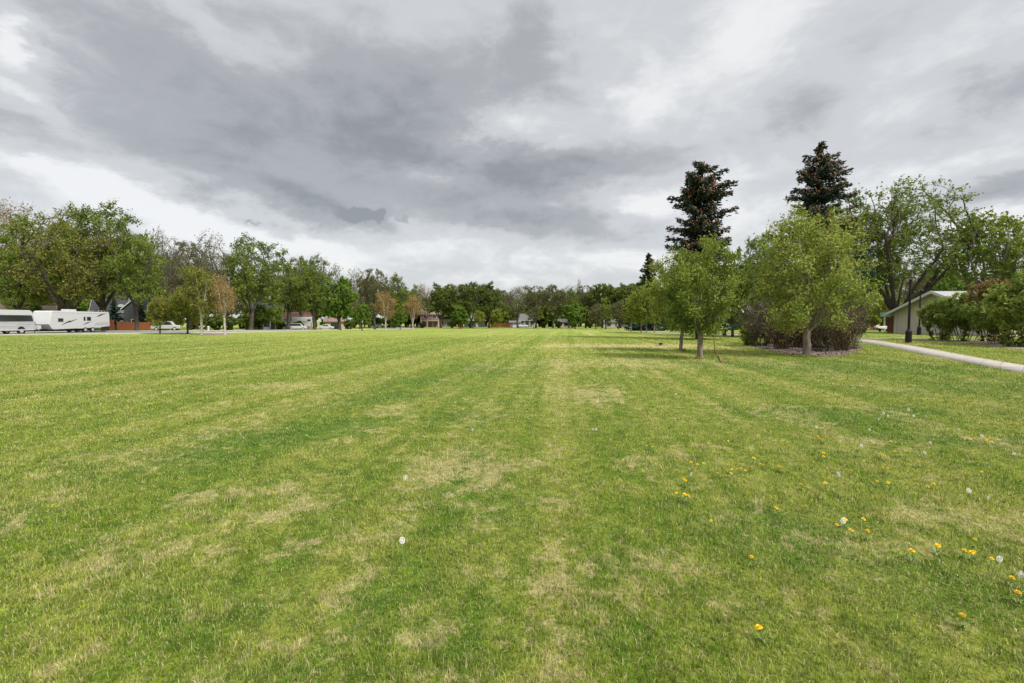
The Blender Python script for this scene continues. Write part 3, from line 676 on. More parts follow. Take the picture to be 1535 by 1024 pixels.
def vase(seed, H, W, th, nl, lean=0.0, spread=1.0):
    """limbs of an elm: a trunk that forks low into long arching limbs"""
    rg = random.Random(seed); tx, ty = rg.uniform(-.3, .3) + lean * th, rg.uniform(-.3, .3)
    out = [[(0, 0, 0), (tx * .4, ty * .4, th * .5), (tx, ty, th)]]
    a0 = rg.uniform(0, 6.28)
    for i in range(nl):
        a = a0 + i * 2 * math.pi / nl + rg.uniform(-.35, .35); s = rg.uniform(.75, 1.1) * spread
        r1, r2 = W * .13 * s, W * .30 * s
        out.append([(tx, ty, th), (tx + math.cos(a) * r1 + lean * H * .1, ty + math.sin(a) * r1, th + (H - th) * rg.uniform(.20, .28)), (tx + math.cos(a) * r2 + lean * H * .25, ty + math.sin(a) * r2, th + (H - th) * rg.uniform(.45, .58))])
    return out
def elm(name, seed, H=20, W=16, th=3.2, nl=5, leafk='elm', nleaf=13000, leaf=.24, bm='bark', tw='twig', lean=0.0, na=620, lobes=34, lr=.26, rz=.40, spread=1.0, low=.0, shell=.55, **kw):
    rg = np.random.default_rng(seed + 100)
    A = crown_points(rg, na, (lean * H * .3, 0, H * (.62 - low)), (W / 2 * .86, W / 2 * .86, H * (rz + low * .6)), lobes, lr, shell=shell, floor=-.75)
    A = A[A[:, 2] > th * .9]
    return tree_meshes(name, seed, vase(seed, H, W, th, nl, lean, spread), A, .60, .75, kw.pop('Rt', .46), M[bm], M[tw], L[leafk], nleaf, leaf, twl=kw.pop('twl', .9), ntw=kw.pop('ntw', 2), twr=kw.pop('twr', .012), tipr=kw.pop('tipr', .022), spread=kw.pop('spr', .55), **kw)

E = {}
E['a'] = elm('elm_a', 1, 20, 17, 3.2, 5, 'elm', 15000, low=.05, ntw=4, na=800, lobes=42, lr=.22)
E['b'] = elm('elm_b', 2, 20, 15, 4.0, 4, 'elm', 12500, lobes=38, lr=.22, na=760, low=.06, ntw=4)
E['c'] = elm('elm_c', 3, 19, 18, 2.6, 6, 'olive', 12500, leaf=.20, bm='bark', low=.06, ntw=6, na=1100, lobes=70, lr=.17, Rt=.40, twr=.015)
E['d'] = elm('elm_d', 4, 20, 16, 3.4, 5, 'dark', 19000, leaf=.30)
E['e'] = elm('elm_e', 5, 20, 18, 3.0, 5, 'dark', 18000, leaf=.30, lobes=30)
E['s'] = elm('elm_s', 6, 21, 15, 3.0, 6, 'brown', 2600, leaf=.22, ntw=4, twl=1.2, twr=.014, tw='twig_grey')
E['p'] = elm('elm_p', 7, 20, 13, 3.5, 5, 'pale', 5200, leaf=.20, ntw=4, twl=1.2, twr=.012, tw='twig_grey', bm='bark_l')
E['w'] = elm('elm_w', 8, 20, 15, 3.2, 5, 'brown', 12000, leaf=.24, ntw=3, twr=.012)
E['g'] = elm('elm_g', 9, 14, 11, 2.2, 5, 'bright', 9500, leaf=.34, low=.12, rz=.40)
E['bigelm'] = elm('elm_big', 21, 20.0, 21, 2.0, 8, 'elm', 13500, leaf=.20, na=1500, lobes=90, lr=.15, Rt=.50, lean=.10, ntw=4, twr=.011, spr=.35, spread=1.25, tipr=.016, pipe=2.6, shell=.72)
E['pop'] = elm('poplar_a', 23, 16, 12, 3.0, 5, 'apple', 5200, leaf=.27, bm='bark_l', tw='twig_grey', lobes=26, lr=.22, ntw=3)

def small(name, seed, H, W, th, leafk, nleaf, leaf, nl=6, zc=.58, rzf=.46, bm='bark_l', tw='twig', Rt=.16, D=.28, dk=.36, na=800, lobes=40, lr=.26, up=.5, twl=.38, ntw=3, twr=.006, trop=(0, 0, .10), floor=-.9, shell=.5, pw=1.0, **kw):
    rg = np.random.default_rng(seed + 300); r_ = random.Random(seed)
    A = crown_points(rg, na, (0, 0, H * zc), (W / 2 * .9, W / 2 * .9, H * rzf), lobes, lr, shell=shell, floor=floor)
    if pw != 1.0:   # narrower towards the top
        zz = np.clip((A[:, 2] - th) / (H - th), 0, 1.05); f = 1 - (1 - pw) * zz; A[:, 0] *= f; A[:, 1] *= f
    A = A[(A[:, 2] > th * .95)]
    limbs = [[(0, 0, 0), (r_.uniform(-.05, .05), r_.uniform(-.05, .05), th)]]
    top = limbs[0][-1]; a0 = r_.uniform(0, 6)
    for i in range(nl):
        a = a0 + i * 6.283 / nl + r_.uniform(-.3, .3); ro = W * r_.uniform(.10, .24)
        limbs.append([top, (top[0] + math.cos(a) * ro * .55, top[1] + math.sin(a) * ro * .55, th + (H - th) * .16 * up * 2), (math.cos(a) * ro, math.sin(a) * ro, th + (H - th) * r_.uniform(.3, .5))])
    limbs.append([top, (0, 0, th + (H - th) * .45)])
    return tree_meshes(name, seed, limbs, A, D, dk, Rt, M[bm], M[tw], L[leafk], nleaf, leaf, trop=trop, twl=twl, ntw=ntw, twr=twr, tipr=kw.pop('tipr', .009), spread=kw.pop('spr', .3), thin=.02, **kw)

E['crab'] = small('crabapple', 31, 5.75, 4.1, 1.05, 'apple', 17000, .078, nl=7, Rt=.125, floor=-.95, zc=.56, rzf=.47, lobes=70, lr=.18, shell=.5, twup=1.5, twl=.5, trop=(0, 0, .2))
E['crab2'] = small('crabapple_b', 32, 5.9, 5.3, 1.3, 'spring', 15500, .080, nl=7, Rt=.105, floor=-.95, zc=.56, rzf=.47, lobes=70, lr=.18, shell=.5, twup=1.5, twl=.5, trop=(0, 0, .2))
E['lin'] = small('linden', 33, 7.6, 8.6, 1.1, 'linden', 25000, .082, nl=9, Rt=.165, na=1700, lobes=150, lr=.12, zc=.53, rzf=.48, floor=-.98, shell=.45, pw=.50, twup=1.2, twl=.5, trop=(0, 0, .22))
E['young'] = small('young_tree', 34, 6.0, 4.4, 1.5, 'spring', 6500, .15, nl=6, Rt=.09, D=.34, dk=.45, na=500)
E['park'] = small('park_tree', 35, 8.6, 7.5, 2.0, 'apple', 9000, .20, nl=6, Rt=.2, D=.4, dk=.5, na=620, bm='bark')
E['mapl'] = small('small_maple', 36, 6.5, 5.6, 1.4, 'bright', 7000, .22, nl=6, Rt=.13, D=.4, dk=.5, na=420, bm='bark')
E['dim'] = small('budding_tree', 37, 9.0, 7.0, 1.6, 'brown', 4500, .20, nl=7, Rt=.17, D=.4, dk=.5, na=600, bm='bark', ntw=4, twl=.8, twr=.010)
E['shrubtree'] = small('olive_tree', 38, 6.0, 4.6, 1.3, 'olive', 6000, .15, nl=6, Rt=.13, D=.34, dk=.42, na=520, bm='bark', twl=.5)

def birch(name, seed, H, W, leafk, nleaf, stems, tw='twig_or', leaf=.14, th=1.4):
    rg = np.random.default_rng(seed + 500); r_ = random.Random(seed)
    A = crown_points(rg, 520, (0, 0, H * .60), (W / 2 * .88, W / 2 * .88, H * .40), 36, .24, shell=.5)
    A = A[A[:, 2] > th]
    limbs = [[(0, 0, 0), (.05, 0, th)]]; a0 = r_.uniform(0, 6)
    for i in range(stems):
        a = a0 + i * 6.283 / stems + r_.uniform(-.3, .3); s = W * r_.uniform(.12, .2)
        limbs.append([(.05, 0, th), (math.cos(a) * s * .5, math.sin(a) * s * .5, th + (H - th) * .25), (math.cos(a) * s, math.sin(a) * s, th + (H - th) * .62)])
    return tree_meshes(name, seed, limbs, A, .36, .46, .17, M['birch'], M[tw], L[leafk], nleaf, leaf, twl=.75, ntw=5, twr=.011, tipr=.018, spread=.4, trop=(0, 0, .12), thin=.03, twup=.5)
E['birch1'] = birch('birch_a', 41, 8.6, 5.6, 'orange', 3600, 4)
E['birch2'] = birch('birch_b', 42, 8.4, 5.8, 'orange', 3400, 4)
E['birch3'] = birch('birch_c', 43, 8.0, 4.4, 'orange', 1900, 4, th=1.9)
E['birch4'] = birch('birch_d', 44, 8.6, 6.0, 'olive', 6500, 3, tw='twig', th=2.2)

def spruce(name, seed, H, W, z0, top_flat=0.0, cone_from=.45, gap=.47, ncone=2600, pexp=.8, spray=.36, nlead=1):
    rg = np.random.default_rng(seed); limbsP0, limbsP1, r0_, r1_ = [], [], [], []
    C, T, Nn, Sz = [], [], [], []; cones = []
    z = z0
    while z < H - .15:
        f = (H - z) / (H - z0)
        Lm = W / 2 * (f ** pexp * (1 - top_flat) + top_flat * min(1, f * 7) ** .6)
        nb = int(rg.integers(6, 9)) if f > .12 else 4
        a0 = rg.uniform(0, 6.28)
        for i in range(nb):
            a = a0 + i * 6.283 / nb + rg.uniform(-.35, .35); ln = min(Lm, 3.7) * rg.uniform(.50, 1.22)
            if rg.random() < .10: ln *= .5
            h = np.array([math.cos(a), math.sin(a), 0]); side = np.array([-math.sin(a), math.cos(a), 0])
            droop = -.42 * f + .26 * (1 - f) + rg.uniform(-.14, .14); bz = z + rg.uniform(-.25, .25)
            k = max(3, int(ln / .30)); prev = np.array([0, 0, bz])
            for q in range(1, k + 1):
                u = q / k; p = h * ln * u + np.array([0, 0, bz + droop * ln * u * (1.25 - .55 * u * u) + .10 * ln * u ** 3])
                limbsP0.append(prev); limbsP1.append(p); r0_.append(.035 * (1 - u) + .012); r1_.append(.03 * (1 - u) + .008)
                dr = norm(p - prev); prev = p
                wd = .58 * ln * (1 - u * .75) * .5 + .16
                ns = int(9 + wd * 27)
                for _ in range(ns):
                    s = rg.uniform(-1, 1); base = p + side * s * wd * rg.uniform(.2, 1) + dr * rg.uniform(-.18, .18)
                    base = base + np.array([0, 0, -abs(s) * wd * .35 - abs(rg.normal(0, .20))])
                    t_ = norm(dr + side * s * .9 + np.array([0, 0, -.35]) + rg.normal(0, .28, 3))
                    C.append(base); T.append(t_); Nn.append(norm(np.array([0, 0, 1.]) + rg.normal(0, .5, 3))); Sz.append(spray * rg.uniform(.6, 1.25))
                if (z - z0) / (H - z0) > cone_from - rg.uniform(0, .15) and u > .25:
                    for _ in range(int(rg.integers(4, 12))): cones.append(p + side * rg.uniform(-1, 1) * wd + np.array([0, 0, -.06 + rg.uniform(-.14, .14)]) + rg.normal(0, .07, 3))
        z += gap * rg.uniform(.75, 1.25)
    for q_ in range(90 * nlead):   # leading shoots
        k_ = q_ % nlead; a_ = k_ * 2.4; ro_ = 0 if k_ == 0 else W * .10 + .35 * (k_ % 3)
        zt = H - (0 if k_ == 0 else .5 + .55 * (k_ % 3)); dz_ = rg.uniform(0, .9 + .4 * (k_ > 0))
        ctr = np.array([math.cos(a_) * ro_ + rg.normal(0, .06 + dz_ * .10), math.sin(a_) * ro_ + rg.normal(0, .06 + dz_ * .10), zt - dz_])
        C.append(ctr); cones.append(ctr + rg.normal(0, .08, 3)); T.append(norm(rg.normal(0, .5, 3) + np.array([0, 0, .8]))); Nn.append(norm(rg.normal(size=3))); Sz.append(spray * .8)
    C, T, Nn, Sz = map(np.array, (C, T, Nn, Sz)); B = norm(np.cross(Nn, T)); s = Sz[:, None]
    V = np.stack([C - T * s * .5, C + B * s * .26, C + T * s * .55, C - B * s * .26], 1).reshape(-1, 3)
    Fq = np.arange(len(V)).reshape(-1, 4)
    tint = np.clip(rg.normal(.45, .22, len(C)) + (C[:, 2] < H * .55) * .15, 0, 1)
    cm = np_mesh(name + '_crown', V, [Fq], [L['spruce']], attrs={'tint': ('FACE', tint)})
    tz = np.linspace(0, H - .2, 24); TP = np.c_[np.zeros(24), np.zeros(24), tz]; TR = .26 * (1 - tz / H) + .02
    P0 = np.concatenate([TP[:-1], np.array(limbsP0)]); P1 = np.concatenate([TP[1:], np.array(limbsP1)])
    ra = np.concatenate([TR[:-1], r0_]); rb = np.concatenate([TR[1:], r1_]); dd = norm(P1 - P0)
    Vt, Ft = tubes(P0, P1, ra, rb, dd, dd, 5)
    tm = np_mesh(name + '_trunk', Vt, [Ft], [M['bark']], smooth=True)
    cones = np.array(cones); cones = cones[rg.permutation(len(cones))[:ncone]]
    n = len(cones); ax = norm(np.array([0, 0, -1.]) + rg.normal(0, .22, (n, 3))); a, b_ = basis(ax)
    ln = rg.uniform(.14, .22, n)[:, None]; rd = ln * .33
    ring = [cones + ax * ln * .5 + (a * math.cos(q) + b_ * math.sin(q)) * rd for q in (0, 2.09, 4.19)]
    Vc = np.stack([cones] + ring + [cones + ax * ln * 1.15], 1).reshape(-1, 3); o = (np.arange(n) * 5)[:, None]
    Fc = np.concatenate([o + np.array([q]) for q in ([0, 1, 2], [0, 2, 3], [0, 3, 1], [4, 2, 1], [4, 3, 2], [4, 1, 3])])
    km = np_mesh(name + '_cones', Vc, [Fc], [M['cone']])
    return tm, cm, km
E['spr1'] = spruce('spruce_a', 51, 15.5, 5.5, 1.6, top_flat=.72, cone_from=.50, pexp=.7, ncone=9000, nlead=5)
E['spr2'] = spruce('spruce_b', 52, 18.2, 11.5, 1.6, top_flat=.06, cone_from=.50, pexp=.66, ncone=9000, gap=.62)
E['spr3'] = spruce('spruce_c', 53, 13.4, 6.4, 1.2, top_flat=.05, cone_from=.75, pexp=.8, ncone=900, gap=.5, spray=.46)
def place_spruce(key, label, loc, rz, nc):
    e = tree('spruce_tree', label, 'tree', loc, E[key][:2], 1.0, rz)
    k = link('cones', E[key][2], e); k['kind'] = 'stuff'; return e

def shrub(name, seed, H, W, nst, leafk, nleaf, leaf, bm='twig', tw='twig', Rs=.035, lowleaf=.25, na=420, D=.2, dk=.26, ntw=4, twl=.35, twr=.006, lobes=26, lr=.26, spr=.2):
    rg = np.random.default_rng(seed + 700); r_ = random.Random(seed)
    A = crown_points(rg, na, (0, 0, H * .58), (W / 2 * .9, W / 2 * .9, H * .42), lobes, lr, shell=.45)
    A = A[A[:, 2] > H * lowleaf]
    limbs = []
    for i in range(nst):
        a = i * 6.283 / nst + r_.uniform(-.4, .4); b0 = W * r_.uniform(.04, .14); s = W * r_.uniform(.15, .34)
        limbs.append([(0, 0, -.12), (math.cos(a) * b0, math.sin(a) * b0, .04), (math.cos(a) * (b0 + s) / 2, math.sin(a) * (b0 + s) / 2, H * .25), (math.cos(a) * s, math.sin(a) * s, H * r_.uniform(.42, .6))])
    return tree_meshes(name, seed, limbs, A, D, dk, Rs, M[bm], M[tw], L[leafk], nleaf, leaf, twl=twl, ntw=ntw, twr=twr, tipr=.009, spread=spr, thin=.02, trop=(0, 0, .12), twup=.6, pipe=3.0)
E['bare1'] = shrub('bare_shrub_a', 61, 2.3, 2.8, 17, 'brown', 900, .06, ntw=8, na=700, lowleaf=.12)
E['bare2'] = shrub('bare_shrub_b', 62, 2.1, 2.6, 16, 'redbud', 1100, .06, ntw=8, na=700, lowleaf=.12)
E['lil1'] = shrub('lilac_a', 63, 3.6, 4.3, 10, 'lilac', 9000, .115, bm='bark', Rs=.05, lowleaf=.28, na=600, D=.28, dk=.34)
E['lil2'] = shrub('lilac_b', 64, 4.2, 4.8, 11, 'lilac', 11000, .12, bm='bark', Rs=.05, lowleaf=.22, na=700, D=.28, dk=.34)
E['redb'] = shrub('redbud_a', 65, 4.4, 4.8, 11, 'redbud', 9500, .10, bm='bark', Rs=.05, lowleaf=.18, na=700, D=.28, dk=.34)
E['bush'] = shrub('green_bush', 66, 1.3, 1.6, 8, 'spring', 2600, .09, na=200, lowleaf=.12)
E['bigbush'] = shrub('dark_bush', 67, 3.0, 4.2, 9, 'dark', 4200, .26, bm='bark', Rs=.05, na=300, D=.34, dk=.42, lowleaf=.08)
E['bigbush2'] = shrub('green_bush_b', 68, 3.0, 4.2, 9, 'elm', 4200, .26, bm='bark', Rs=.05, na=300, D=.34, dk=.42, lowleaf=.08)
#PART4
# ------------------------------------------------------------------ tree placement
ROW = 'street elms beyond the road'; FAR = 'trees lining the far end of the field'
def plant(key, px, Y, top, label, name='elm_tree', rz=0.0, xy=1.0, base=None, group=None):
    p = at(px, Y); Hm = max(v[2] for v in (E[key][1].vertices[i].co for i in range(0, len(E[key][1].vertices), 7)))
    s = (hgt(top, Y) - p.z) / Hm
    return tree(name, label, 'tree', p, E[key], s * xy, rz, group, s)
T_ = [
 ('p', 2, 90, 291, 'tall pale budding tree behind the white van, nearly leafless', 'budding_tree', .3, .9, None),
 ('b', 92, 86, 306, 'green elm whose crown shows above the olive tree behind the caravan', 'elm_tree', 1.0, 1.1, ROW),
 ('a', 158, 80, 297, 'tallest bright green elm, behind the rear end of the caravan', 'elm_tree', 2.1, 1.0, ROW),
 ('c', 104, 74.5, 318, 'broad olive yellow elm with fanned dark limbs over the white caravan', 'elm_tree', .4, 1.05, ROW),
 ('b', 30, 73, 345, 'elm with long low arching limb above the white van', 'elm_tree', 3.9, .9, ROW),
 ('b', 205, 75.5, 322, 'elm with forked bare lower limbs in front of the orange fence', 'elm_tree', 4.4, .72, ROW),
 ('s', 250, 92, 336, 'thin almost bare tree beside the dark gabled house', 'bare_tree', .2, .62, None),
 ('s', 312, 104, 342, 'grey twiggy tree rising behind the yellow green birch', 'bare_tree', 1.7, .9, None),
 ('w', 285, 112, 362, 'brown budding tree between the dark gabled house and the birches', 'budding_tree', 2.7, .9, None),
 ('a', 376, 112, 347, 'large rounded elm with leaning trunk just beyond the white birch', 'elm_tree', 4.0, 1.0, ROW),
 ('b', 432, 124, 371, 'elm standing before the grey house with white porch rails', 'elm_tree', 5.2, 1.0, ROW),
 ('w', 453, 142, 384, 'brownish elm before the white house with red brick', 'elm_tree', .9, .8, ROW),
 ('a', 472, 130, 379, 'straight trunked elm in front of the white fifth wheel trailer', 'elm_tree', 1.3, .86, ROW),
 ('s', 500, 150, 390, 'bare topped elm behind the bright green maple', 'elm_tree', 3.3, .9, ROW),
 ('g', 509, 104, 410, 'bright green rounded maple, the largest bright tree by the road', 'maple_tree', 0, .92, None),
 ('mapl', 543, 84, 455, 'small bright green tree with thin dark trunk at the field edge', 'maple_tree', 1.0, .95, None),
 ('w', 562, 148, 402, 'brown budding tree behind the first orange birch', 'budding_tree', 2.0, .85, None),
 ('s', 540, 165, 397, 'bare grey tree poking above the brown budding trees', 'bare_tree', 5.0, .9, None),
 ('a', 592, 188, 407, 'green elm above and between the two orange birches', 'elm_tree', 2.9, .8, ROW),
 ('b', 617, 196, 424, 'thin green elm behind the second orange birch', 'elm_tree', .7, .85, ROW),
 ('p', 640, 205, 424, 'pale thin tree behind the brick two storey house', 'budding_tree', 2.2, .9, None),
 ('mapl', 600, 118, 462, 'small vivid green maple standing between the two orange birches', 'maple_tree', 4.0, .9, None),
 ('birch4', 302, 57, 396, 'yellow green birch with pale trunk on brown mulch by the road', 'birch_tree', .5, .85, None),
 ('birch3', 337, 56, 408, 'white stemmed birch with a few orange twigs beside the mulch', 'birch_tree', 1.9, .80, None),
 ('shrubtree', 281, 60, 428, 'leaning olive tree tucked against the yellow green birch', 'olive_tree', 1.1, .9, None),
 ('shrubtree', 240, 58.5, 442, 'small dull olive tree with dark bent trunk beside the road', 'olive_tree', 3.0, .9, None),
 ('birch1', 578, 90, 436, 'orange budding birch in front of the parked white car', 'birch_tree', .4, .86, None),
 ('birch2', 619, 88, 439, 'orange budding birch with three white stems nearer the brick house', 'birch_tree', 2.5, .86, None),
 ('d', 661, 182, 423, 'dark dense elm right beside the brick two storey house', 'elm_tree', 0.0, 1.20, FAR),
 ('e', 707, 182, 422, 'dark elm with clear forked trunk before the grey hipped roof', 'elm_tree', 1.2, 1.07, FAR),
 ('d', 733, 186, 422, 'dark elm overhanging the orange fence at the field end', 'elm_tree', 2.6, 1.07, FAR),
 ('s', 776, 180, 426, 'sparse elm with dark trunk beside the white porch house', 'elm_tree', 3.1, 1.04, FAR),
 ('w', 803, 182, 428, 'brown budding elm just past the white porch house', 'elm_tree', 4.2, 0.94, FAR),
 ('w', 829, 178, 426, 'brown tree with thick double trunk amid the far row', 'elm_tree', 5.5, 1.07, FAR),
 ('a', 853, 182, 430, 'green rounded tree beneath the narrow columnar poplar', 'elm_tree', 2.3, 0.98, FAR),
 ('p', 868, 200, 416, 'narrow columnar poplar poking above the far tree row', 'poplar_tree', 0.3, .22, None),
 ('w', 878, 186, 427, 'brownish tree next to the narrow columnar poplar', 'budding_tree', 1.0, 0.91, FAR),
 ('e', 903, 182, 424, 'green elm above the pale garages at the field end', 'elm_tree', 3.4, 1.04, FAR),
 ('d', 930, 180, 423, 'dark elm over the parked blue and white cars', 'elm_tree', 5.0, 1.10, FAR),
 ('e', 962, 178, 420, 'dark elm behind the row of young yellow green trees', 'elm_tree', 0.6, 1.10, FAR),
 ('dim', 927, 150, 448, 'dull brown budding tree in front of the parked cars', 'budding_tree', .7, 1.0, None),
 ('dim', 893, 156, 452, 'dull brown tree in front of the pale garages', 'budding_tree', 2.9, 1.0, None),
 ('park', 908, 160, 446, 'greyish green tree between two dull brown ones', 'park_tree', 4.1, .9, None),
 ('mapl', 862, 165, 455, 'bright green low tree under the columnar poplar', 'maple_tree', 5.1, 1.3, None),
 ('mapl', 690, 168, 460, 'pale green small tree between the brick house and grey roof', 'maple_tree', .4, 1.2, None),
 ('young', 746, 175, 461, 'yellow green small tree behind the orange picket fence', 'young_tree', 1.4, 1.1, None),
 ('young', 718, 172, 464, 'low yellow green tree left of the orange picket fence', 'young_tree', 4.4, 1.1, None),
 ('young', 946, 70, 440, 'young yellow green tree standing farthest from the path in the small grove', 'young_tree', 0, .85, None),
 ('young', 961, 63, 428, 'young tree with the lightest foliage beside the crabapple', 'young_tree', 2.0, .9, None),
 ('young', 969, 61.5, 436, 'young tree with paired pale trunk at the grove edge', 'young_tree', 3.7, .9, None),
 ('young', 981, 66, 428, 'young tree half hidden behind the nearer crabapple crowns', 'young_tree', 5.0, .9, None),
 ('park', 1086, 53, 372, 'green tree with grey trunk seen past the rope', 'park_tree', .8, .9, None),
 ('park', 1098, 49, 395, 'green tree with pale trunk between the rope and the mulch bed', 'park_tree', 2.8, .8, None),
 ('a', 1138, 62, 343, 'green elm between the two cone laden spruces', 'elm_tree', 1.1, .85, None),
 ('b', 1292, 68, 276, 'elm rising behind the spring green linden, next to the tall spruce', 'elm_tree', 2.4, .8, None),
 ('bigelm', 1343, 66, 270, 'biggest elm, vase shaped with arching limbs behind the black lamp post', 'elm_tree', -.2, 1.0, None),
 ('pop', 1474, 60, 316, 'sparse leafed poplar with pale forked trunk above the lilac hedge', 'poplar_tree', .5, .95, None),
 ('pop', 1540, 57, 345, 'sparse poplar at the picture edge above the lilac hedge', 'poplar_tree', 3.5, 1.0, None),
 ('g', 1428, 84, 398, 'yellowish green tree directly above the pale building roof', 'maple_tree', 2.0, .95, None),
 ('w', 1388, 98, 404, 'brown budding tree behind the sloping roof edge', 'budding_tree', 1.5, 1.0, None),
 ('a', 1506, 90, 392, 'green elm behind the sparse poplar', 'elm_tree', 5.0, 1.0, None),
 ('mapl', 386, 121, 454, 'yellow green small tree beside the grey house with porch stairs', 'maple_tree', 2.6, 1.0, None),
 ('park', 413, 117, 449, 'small green tree hiding one side of the grey house', 'park_tree', 3.3, .8, None),
 ('dim', 800, 172, 456, 'dull budding tree screening one side of the white porch house', 'budding_tree', 1.9, .9, None),
 ('birch4', 1325, 80, 428, 'small pale trunked tree behind the white bench', 'birch_tree', 4.0, 1.0, None),
 ('dim', 1290, 96, 418, 'dull tree beyond the bench and behind the linden', 'budding_tree', 5.6, 1.2, None),
]
rb = random.Random(77)
BACK = []
for i in range(26): BACK.append((596 + i * 16.3 + rb.uniform(-5, 5), rb.uniform(218, 262), rb.uniform(424, 437), rb.choice('wdeabsw'), 1.25, 'tree partly hidden behind the far row of elms'))
for i in range(17): BACK.append((-30 + i * 36 + rb.uniform(-9, 9), rb.uniform(125, 150) + i * 4.0, 350 + i * 4.2 + rb.uniform(-6, 12), rb.choice('wabcs'), 1.15, 'tree partly hidden behind the street elms and their houses'))
for i in range(13): BACK.append((1080 + i * 40 + rb.uniform(-10, 10), rb.uniform(112, 140), rb.uniform(404, 420), rb.choice('wabcs'), 1.25, 'tree partly hidden behind the spruces and the park building'))
for i in range(16): BACK.append((-20 + i * 40 + rb.uniform(-9, 9), rb.uniform(104, 114) + i * 5.2, 424 + i * 1.2 + rb.uniform(-8, 8), rb.choice(['park', 'dim', 'g', 'park']), 1.25, 'smaller tree partly hidden between the street houses'))
for i in range(26): BACK.append((606 + i * 14.5 + rb.uniform(-5, 5), rb.uniform(214, 230), rb.uniform(446, 456), rb.choice(['park', 'dim', 'park', 'mapl']), 1.3, 'smaller tree partly hidden among the far houses'))
for px, Y, top, key, xy, lab in BACK: plant(key, px, Y, top, lab, 'leafy_tree', rb.uniform(0, 6.28), xy, group=lab.replace('tree partly', 'trees partly'))
def fix(s): return s.replace(' left of ', ' near ').replace('right beside', 'close beside').replace('at the picture edge', 'beyond the last lilac shrub')
for key, px, Y, top, lab, nm, rz, xy, gr in T_: plant(key, px, Y, top, fix(lab), nm, rz, xy, group=gr)

# park trees near the viewer
pA = gp(1050, 538); pB = gp(1022, 526.5); pC = gp(1208, 533.5)
plant('crab', 1050, pA.y, 347, 'crabapple with low forked trunk and the rope hanging from it', 'crabapple_tree', .6, 1.0)
plant('crab2', 1021, pB.y, 372, 'crabapple with straight trunk just behind the forked one', 'crabapple_tree', 2.0, 1.0)
plant('lin', 1210, pC.y, 298, 'spring green linden with reddish buds growing out of the mulch bed', 'linden_tree', 1.2, 1.0)
place_spruce('spr1', 'blunt topped spruce laden with brown cones, behind the crabapples', at(1047, 43), .4, 0)
place_spruce('spr2', 'tallest pointed spruce laden with brown cones, behind the linden', at(1221, 46), 2.0, 0)
def small_spruce(lab, px, Y, top):
    e = place_spruce('spr3', lab, at(px, Y), px, 0); k = (hgt(top, Y) - e.location.z) / 13.4; e.scale = (k, k, k)
small_spruce('dark evergreen beside the white dormer window of the teal house', 172, 97, 446)
small_spruce('dark evergreen in front of the dark slate gabled house', 213, 95.5, 450)
small_spruce('dark evergreen behind the white porch house', 785, 222, 458)
place_spruce('spr3', 'smaller dark spruce peeking out beside the crabapple', at(971, 84), 1.0, 0)

